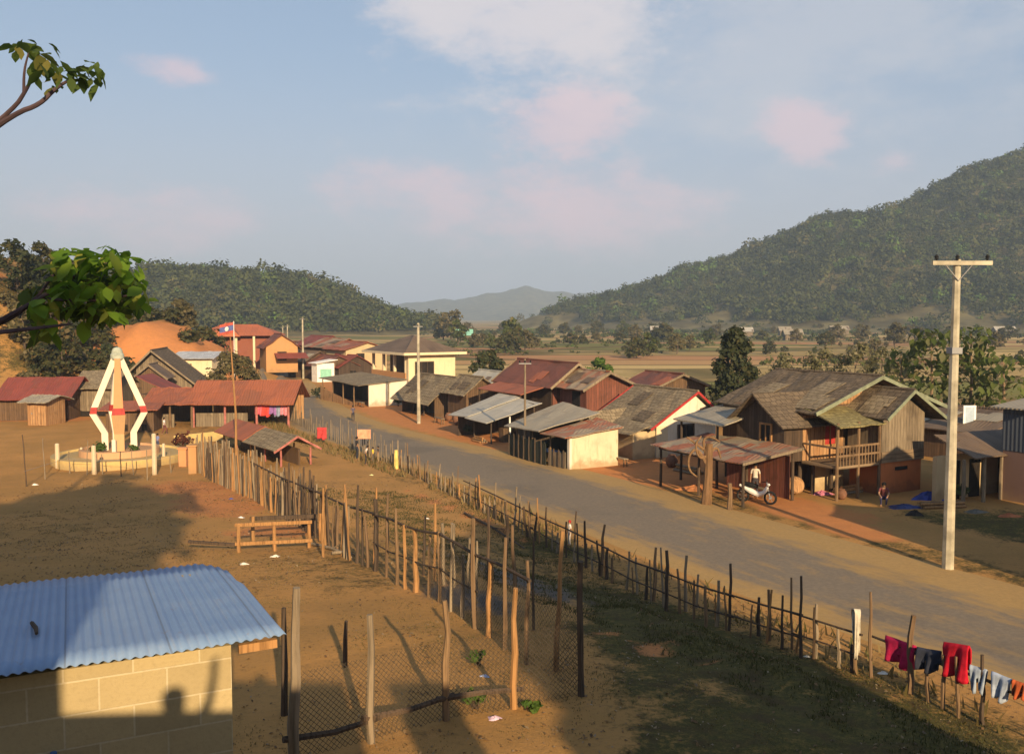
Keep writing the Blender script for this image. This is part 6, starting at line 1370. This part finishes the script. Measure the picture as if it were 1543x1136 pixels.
    fb.box((hc.x - .022 * k, hc.y + .076 * k, hc.z - .05 * k), (hc.x + .022 * k, hc.y + .088 * k, hc.z - .043 * k)); fk.from_pydata([tuple(v) for v in fb.v], [], fb.f); fk.materials.append(HAIR); fo = bpy.data.objects.new('facial_features', fk); C.objects.link(fo); fo.parent = root
    fn = bpy.data.meshes.new('nose'); nb = MB(); x, y, z = hc.x, hc.y + .078 * k, hc.z - .02 * k; nb.add([(x - .013, y, z), (x + .013, y, z), (x, y, z + .045), (x, y + .026, z)], [(0, 1, 3), (1, 2, 3), (2, 0, 3), (0, 2, 1)]); fn.from_pydata([tuple(v) for v in nb.v], [], nb.f); fn.materials.append(SKIN); fo = bpy.data.objects.new('nose', fn); C.objects.link(fo); fo.parent = root
    return root
STRIDE = {'knL': (-.10, .20, .52), 'anL': (-.10, .16, .10), 'toL': (-.10, .30, .05), 'knR': (.10, -.02, .49), 'anR': (.10, -.26, .12), 'toR': (.10, -.15, .035), 'elL': (-.21, -.10, 1.14), 'wrL': (-.2, -.04, .92), 'haL': (-.2, -.01, .85), 'fgL': (-.2, .03, .78), 'thL': (-.17, .03, .84), 'elR': (.21, .06, 1.14), 'wrR': (.2, .2, .95), 'haR': (.2, .25, .9), 'fgR': (.2, .29, .83), 'thR': (.17, .28, .9)}
SIT = {'knL': (-.12, .42, .86), 'anL': (-.12, .40, .46), 'toL': (-.12, .53, .42), 'knR': (.12, .42, .86), 'anR': (.12, .40, .46), 'toR': (.12, .53, .42), 'elL': (-.22, .10, 1.14), 'wrL': (-.15, .32, 1.0), 'haL': (-.13, .38, .97), 'fgL': (-.12, .45, .94), 'thL': (-.09, .39, .98), 'elR': (.22, .10, 1.14), 'wrR': (.15, .32, 1.0), 'haR': (.13, .38, .97), 'fgR': (.12, .45, .94), 'thR': (.09, .39, .98)}
UPARM = {'elR': (.30, .02, 1.60), 'wrR': (.33, .05, 1.84), 'haR': (.34, .05, 1.92), 'fgR': (.36, .05, 2.0), 'thR': (.30, .05, 1.94)}
CROUCH = {'pel': (0, 0, .42), 'bel': (0, .04, .55), 'che': (0, .12, .74), 'col': (0, .17, .85), 'nec': (0, .2, .91), 'hed': (0, .23, .99), 'crn': (0, .23, 1.08), 'shL': (-.165, .16, .84), 'shR': (.165, .16, .84), 'elL': (-.22, .3, .62), 'elR': (.22, .3, .62), 'wrL': (-.15, .48, .52), 'wrR': (.15, .48, .52), 'haL': (-.13, .54, .5), 'haR': (.13, .54, .5), 'fgL': (-.12, .61, .47), 'fgR': (.12, .61, .47), 'thL': (-.1, .55, .53), 'thR': (.1, .55, .53), 'hiL': (-.09, .02, .38), 'hiR': (.09, .02, .38), 'knL': (-.13, .40, .46), 'knR': (.13, .40, .46), 'anL': (-.11, .16, .08), 'anR': (.11, .16, .08), 'toL': (-.12, .30, .035), 'toR': (.12, .30, .035)}
def hp_(px, b, t, Pg=None): P = Pg or G(px, b); return P, max(.9, hgt(P, t) - P.z)
P, h = hp_(532, 635.5, 611); person('person in dark clothes walking along the middle of the road', P, h, 100, (.10, .09, .13), (.03, .03, .045), STRIDE)
P, h = hp_(248, 655, 629); person('person in a white top and dark trousers walking behind the monument', P, h, 0, (.72, .66, .66), (.14, .05, .05), STRIDE)
P, h = hp_(238, 679, 653); person('person in blue and white standing right beside the monument', P, h, 60, (.18, .22, .42), (.07, .08, .14))
P, h = hp_(538, 692, 658); person('person in dark clothes standing under the pale orange board', P, h, 30, (.03, .03, .035), (.03, .035, .05)); PG = P
P, h = hp_(551, 700, 670); person('person in a white shirt bending at the fence left of the yellow shirt', P, h, 10, (.62, .52, .45), (.03, .03, .04), {'che': (0, .07, 1.25), 'col': (0, .13, 1.34), 'nec': (0, .16, 1.40), 'hed': (0, .2, 1.48), 'crn': (0, .2, 1.57), 'shL': (-.165, .12, 1.33), 'shR': (.165, .12, 1.33)})
P, h = hp_(562, 698, 674); person('person in a bright yellow shirt standing by the fence', P, h, 170, (.62, .46, .05), (.12, .10, .08))
P, h = hp_(570, 697, 672); person('dark haired person in a dark top right of the yellow shirt', P, h, 180, (.04, .035, .03), (.28, .2, .12))
P, h = hp_(858, 822, 787); person('child in a white shirt and red headscarf behind the roadside fence', P, h, 200, (.68, .62, .55), (.5, .46, .42), None, False, None, (.35, .03, .03))
q = G(1331, 762); person('person in dark red crouching on the ground below the grey plank gable', q, 1.55, 250, (.16, .05, .05), (.05, .05, .12), CROUCH)
# pale orange board on sticks
P = G(549, 690); z0, z1 = hgt(P, 661), hgt(P, 647); root = thing('sign_board', P, 'blank pale orange board held up on two sticks by the roadside fence', 'sign'); w_ = 20 / 1400 * P.y
k = MB(); k.box((P.x - w_ / 2, P.y - .02, z0), (P.x + w_ / 2, P.y + .02, z1)); k.build('board', m_plain('pale_orange_paint', (.62, .30, .18), .8), root)
for s_ in (-1, 1): post(root, P + Vector((s_ * w_ * .4, .06, -.1)), z1 - P.z - .1, .03, POST_G)
P = G(597, 706); h = hgt(P, 678) - P.z; k = MB(); k.tube([P + Vector((0, 0, -.1)), P + Vector((0, 0, h * .5)), P + Vector((0, 0, h))], [.13, .12, .09], 8); tag(k.build('bollard', m_plain('yellow_paint', (.66, .52, .16), .7), None, P), 'yellow painted post at the roadside fence', 'bollard')
P = G(484, 668); k = MB(); a = top(478, 652, P); a = Vector((P.x - .25, P.y, P.z + 1.0)); cloth('cloth', 'small red cloth hanging on the far part of the roadside fence', a, a + Vector((.6, 0, 0)), .7, m_cloth('red_rag', (.45, .05, .05)), cat='cloth')
# motorbike under the shelter
def motorbike(P, ang):
    f = Fr(P, ang); root = thing('motorbike', P, 'white and black motorbike parked under the rusty roofed shelter', 'motorbike')
    for a in (0, 1.22):
        V = MB(); n = 20; c = f.P(a, 0, .29); pts = [c + f.u * (.25 * math.cos(2 * math.pi * i / n)) + Vector((0, 0, .25 * math.sin(2 * math.pi * i / n))) for i in range(n + 1)]; V.tube(pts, .05, 6, cap=False); wh = V.build('wheel', BLACK_R, root)
        s_ = MB(); s_.tube([c - f.v * .05, c + f.v * .05], .06, 8)
        for i in range(6): s_.beam(c, c + f.u * (.23 * math.cos(i * 1.05)) + Vector((0, 0, .23 * math.sin(i * 1.05))), .015)
        s_.build('rim', STEEL, wh)
    k = MB(); k.tube([f.P(1.08, 0, .75), f.P(.95, 0, .5), f.P(.7, 0, .38), f.P(.35, 0, .5), f.P(-.15, 0, .72)], [.07, .1, .12, .12, .05], 8); k.build('body', WHITE_P, root)
    k = MB(); k.tube([f.P(.65, 0, .72), f.P(.35, 0, .76), f.P(0, 0, .8)], [.09, .12, .09], 8); k.build('seat', BLACK_R, root)
    k = MB(); k.tube([f.P(1.2, 0, .3), f.P(1.05, 0, .95)], .03, 6); k.build('fork', STEEL, root)
    k = MB(); k.tube([f.P(.95, -.32, 1.0), f.P(1.05, 0, .97), f.P(.95, .32, 1.0)], .018, 6); k.build('handlebar', BLACK_R, root)
    k = MB(); k.lathe(f.P(1.13, 0, .84), [(.03, -.05), (.08, 0), (.05, .06)], 10); k.build('headlight', WHITE_P, root)
motorbike(SHEL.P(.9, .9), UA + 205)
q = SHEL.P(1.2, 1.9); person('person in a pale top standing beside the motorbike under the shelter', Vector((q.x, q.y, 0)), 1.55, 250, (.55, .50, .42), (.05, .045, .05))
# round wicker basket lying on its side
P = G(1197, 745); root = thing('basket', P, 'round wicker basket lying on its side at the corner of the timber house', 'basket'); k = MB(); c = P + Vector((0, 0, .42)); ax = Vector((.25, -.95, .1)).normalized(); pts = [c + ax * t for t in (-.3, -.22, .0, .2, .3, .26, .0, -.15)]; k.tube(pts, [.12, .32, .42, .38, .30, .26, .34, .1], 16); k.build('shell', m_planks('wicker', (.52, .30, .14), (.40, .22, .10), .05), root)
# tarpaulins and bundles
def heap(name, label, P, rx, ry, h, mat_, cat='tarpaulin', n=14):
    V = []; F = []; ph = rng.uniform(0, 6)
    for j in range(7):
        t = j / 6
        for i in range(n):
            a = 2 * math.pi * i / n; w_ = 1 + .22 * math.sin(3 * a + ph) + .12 * math.sin(7 * a + ph * 2); V.append((P.x + rx * w_ * math.cos(a) * (1 - t), P.y + ry * w_ * math.sin(a) * (1 - t), P.z - .02 + h * (1 - (1 - t) ** 1.6) * (1 + .2 * math.sin(5 * a + ph + t * 5)) * .95))
    for j in range(6):
        for i in range(n): F.append((j * n + i, j * n + (i + 1) % n, (j + 1) * n + (i + 1) % n, (j + 1) * n + i))
    k = MB(); k.add(V, F); return tag(k.build(name, mat_, None, P, smooth=False), label, cat)
heap('tarpaulin', 'bright blue tarpaulin heaped in the shade left of the utility pole', G(1398, 752), .75, .4, .35, m_plain('blue_tarp', (.03, .05, .24), .5, .4))
heap('tarpaulin', 'dark blue tarpaulin lying flat in front of the red base wall', G(1362, 765), .8, .35, .18, BLUE_T)
heap('bundle', 'dark round bundle lying on the shaded ground', G(1378, 776), .4, .25, .22, m_plain('dark_bundle', (.03, .025, .022), .9), 'bundle')
heap('bundle', 'pink and blue clothes bundle under the porch of the timber house', G(1238, 745), .5, .25, .2, m_plain('pink_bundle', (.40, .14, .20), .9, .5, 12), 'bundle')
heap('bundle', 'grey sack lying right of the utility pole', G(1470, 772), .5, .25, .15, m_plain('grey_sack', (.13, .12, .10), .9), 'sack')
heap('soil_heap', 'small heap of orange soil beside the shelter', G(1048, 738), .9, .5, .25, m_plain('orange_soil', (.36, .15, .06), .95, .3, 4), 'soil heap')
heap('soil_heap', 'orange soil patch heap at the right edge in the shade', G(1520, 778), .5, .25, .15, m_plain('red_soil', (.40, .14, .06), .95, .3, 4), 'soil heap')
# washing bowl and litter
P = G(685, 628); k = MB(); k.lathe(P, [(.22, 0), (.32, .3), (.34, .3), (.34, .33), (.30, .33), (.2, .06)], 18); tag(k.build('basin', m_plain('pale_green_plastic', (.50, .60, .45), .4), None, P), 'pale green plastic basin by the open tin shed', 'basin')
for i, (x, y, c, lab) in enumerate(((363, 780, (.7, .7, .68), 'crumpled white plastic scrap on the red path'), (348, 752, (.05, .10, .35), 'blue plastic scrap on the red path'), (730, 1020, (.35, .42, .6), 'pale blue plastic bag at the front fence'), (745, 1083, (.55, .4, .5), 'pale pink plastic scrap by the weeds'), (560, 716, (.62, .62, .3), 'pale yellow plastic sheet lying beside the roadside fence'), (1330, 1014, (.7, .68, .62), 'white scrap beneath the washing'), (1216, 990, (.6, .58, .5), 'whitish scrap at the foot of the fence'), (644, 782, (.75, .75, .72), 'white scrap behind the pen fence'), (52, 730, (.7, .66, .6), 'white scrap in front of the monument'), (367, 850, (.66, .62, .52), 'pale stone on the ground beside the blue roof'), (415, 838, (.66, .62, .52), 'pale scrap below the wooden frame'))):
    P = G(x, y); heap('litter', lab, P, .16, .1, .07, m_plain('scrap', c, .7), 'litter', 8)

# clutter in front of the houses
def jar(px, py, s_, lab):
    P = G(px, py); k = MB(); k.lathe(P, [(.16 * s_, 0), (.27 * s_, .15 * s_), (.31 * s_, .32 * s_), (.26 * s_, .48 * s_), (.17 * s_, .56 * s_), (.19 * s_, .62 * s_), (.15 * s_, .62 * s_), (.12 * s_, .5 * s_)], 16); tag(k.build('clay_jar', m_plain('fired_clay', (.17, .085, .05), .8), None, P, smooth=True), lab, 'jar')
jar(690, 640, 1.3, 'big clay water jar in front of the brown plank house'); jar(676, 634, 1.0, 'smaller clay jar left of the big water jar'); jar(1012, 704, 1.1, 'clay jar at the corner of the white house'); jar(1268, 752, .75, 'clay jar below the porch of the timber house')
def bench(px, py, ang, lab, L_=1.4):
    P = G(px, py); f = Fr(P, ang); root = thing('bench', P, lab, 'bench'); k = MB(); k.box((0, 0, .4), (L_, .3, .45), 0, f); k.build('seat', POST_G, root)
    for a in (.05, L_ - .11):
        for b in (.02, .22): k = MB(); k.box((a, b, 0), (a + .06, b + .06, .4), 0, f); k.build('leg', POST, root)
bench(665, 640, UA, 'low wooden bench before the open front of the brown plank house'); bench(545, 614, 123, 'wooden bench before the dark front of the white shop'); bench(940, 704, UA, 'wooden bench beside the red door of the white house', 1.1); bench(1150, 752, UA, 'wooden bench under the rusty roofed shelter')
def pile(px, py, ang, lab, n=9, L_=1.6):
    P = G(px, py); f = Fr(P, ang); root = thing('log_pile', P, lab, 'log pile')
    for i in range(n):
        r_ = rng.uniform(.05, .075); row, c_ = (0, i) if i < n * .5 else ((1, i - n * .5 + .5) if i < n * .85 else (2, i - n * .85 + 1)); k = MB(); b = c_ * .15; k.tube([f.P(rng.uniform(-.1, .1), b, .07 + row * .125), f.P(L_ + rng.uniform(-.1, .1), b + rng.uniform(-.02, .02), .07 + row * .125)], r_, 7); k.build('log', rng.choice([POST, POST_G, POST_O]), root)
pile(1045, 716, UA, 'stack of logs beside the white house behind the shelter'); pile(724, 668, UA, 'stack of logs before the open tin shed', 7, 1.2); pile(1300, 742, UA + 90, 'stack of firewood between the stilts of the timber house', 10, 1.2); pile(1455, 765, UA + 70, 'stack of planks and poles on the shaded yard right of the utility pole', 6, 2.0)
# ================================================================ guesthouse behind the viewer (its shadow lies over the foreground)
gz = tz(0, -3); root = thing('guesthouse', Vector((0, -4, gz)), 'timber guesthouse with a raised terrace just behind the viewer', 'guesthouse')
k = MB(); k.box((-9, -9, 6.25), (5.2, -.5, 6.4)); k.build('terrace_floor', W_BROWN, root)
for (a, b) in ((-1.2, 2.0), (2.75, 3.7)):
    k = MB(); k.box((a, -.62, 6.4), (b, -.5, 7.72)); k.build('parapet', W_BROWN, root)
for x in (-8.8, -5, -1.3, 2, 5):
    for y in (-8.8, -.7): post(root, Vector((x, y, 4.2)), 2.1, .12, POST)
k = MB(); k.box((-10, -8, 4.4), (-1.05, -.9, 10.4)); k.build('wing_wall', W_BROWN, root)
k = MB(); k.prism([(-10.5, -8.6, 10.4), (-10.5, -.6, 10.4), (-10.5, -4.6, 12.0)], (9.45, 0, 0)); k.build('roof', T_RUST, root)
k = MB(); k.box((6.75, -4, 4.0), (13.9, -1.0, 11)); k.build('shade_wing', W_BROWN, root)  # unseen wing and roof added to throw dense shade on the right
k = MB(); k.prism([(6.75, -4.2, 11), (14.0, -4.2, 11), (10.0, -4.2, 13.8)], (0, 3.6, 0)); k.build('shade_wing_roof', T_RUST, root)
for x in (7.6, 12.5): 
    k = MB(); k.box((x, -.99, 6.6), (x + 1.2, -.96, 7.8)); k.build('window', DARK, root)
tree('shade_tree', 'large leafy tree standing beside the guesthouse behind the viewer', Vector((10.6, -7.0, 5)), 9.5, 3.2, .35, L_DARK, 7000, .5, .9, 16, .3)
bush('shade_shrub', 'unseen shrub added on the guesthouse terrace for leafy shade', Vector((.75, -1.3, 7.2)), .55, 260, .09, L_MID, 1.0)  # unseen shrubs added to break the parapet's straight shadow edge
bush('shade_shrub', 'second unseen shrub added by the parapet gap for leafy shade', Vector((1.6, -1.1, 7.3)), .4, 200, .09, L_MID, 1.0)
tree('shade_tree', 'tall spreading tree behind the left wing of the guesthouse', Vector((-3.0, -10.0, 5)), 14.5, 4.2, .35, L_DARK, 3200, .5, .8, 14, .5)
person('person in a dark shirt standing on the terrace with one arm raised', Vector((-.2, -.95, 6.4)), 1.66, 80, (.06, .06, .08), (.05, .05, .07), UPARM)
person('person in a pale shirt leaning at the terrace parapet', Vector((.75, -1.0, 6.4)), 1.60, 95, (.4, .4, .42), (.06, .06, .08))
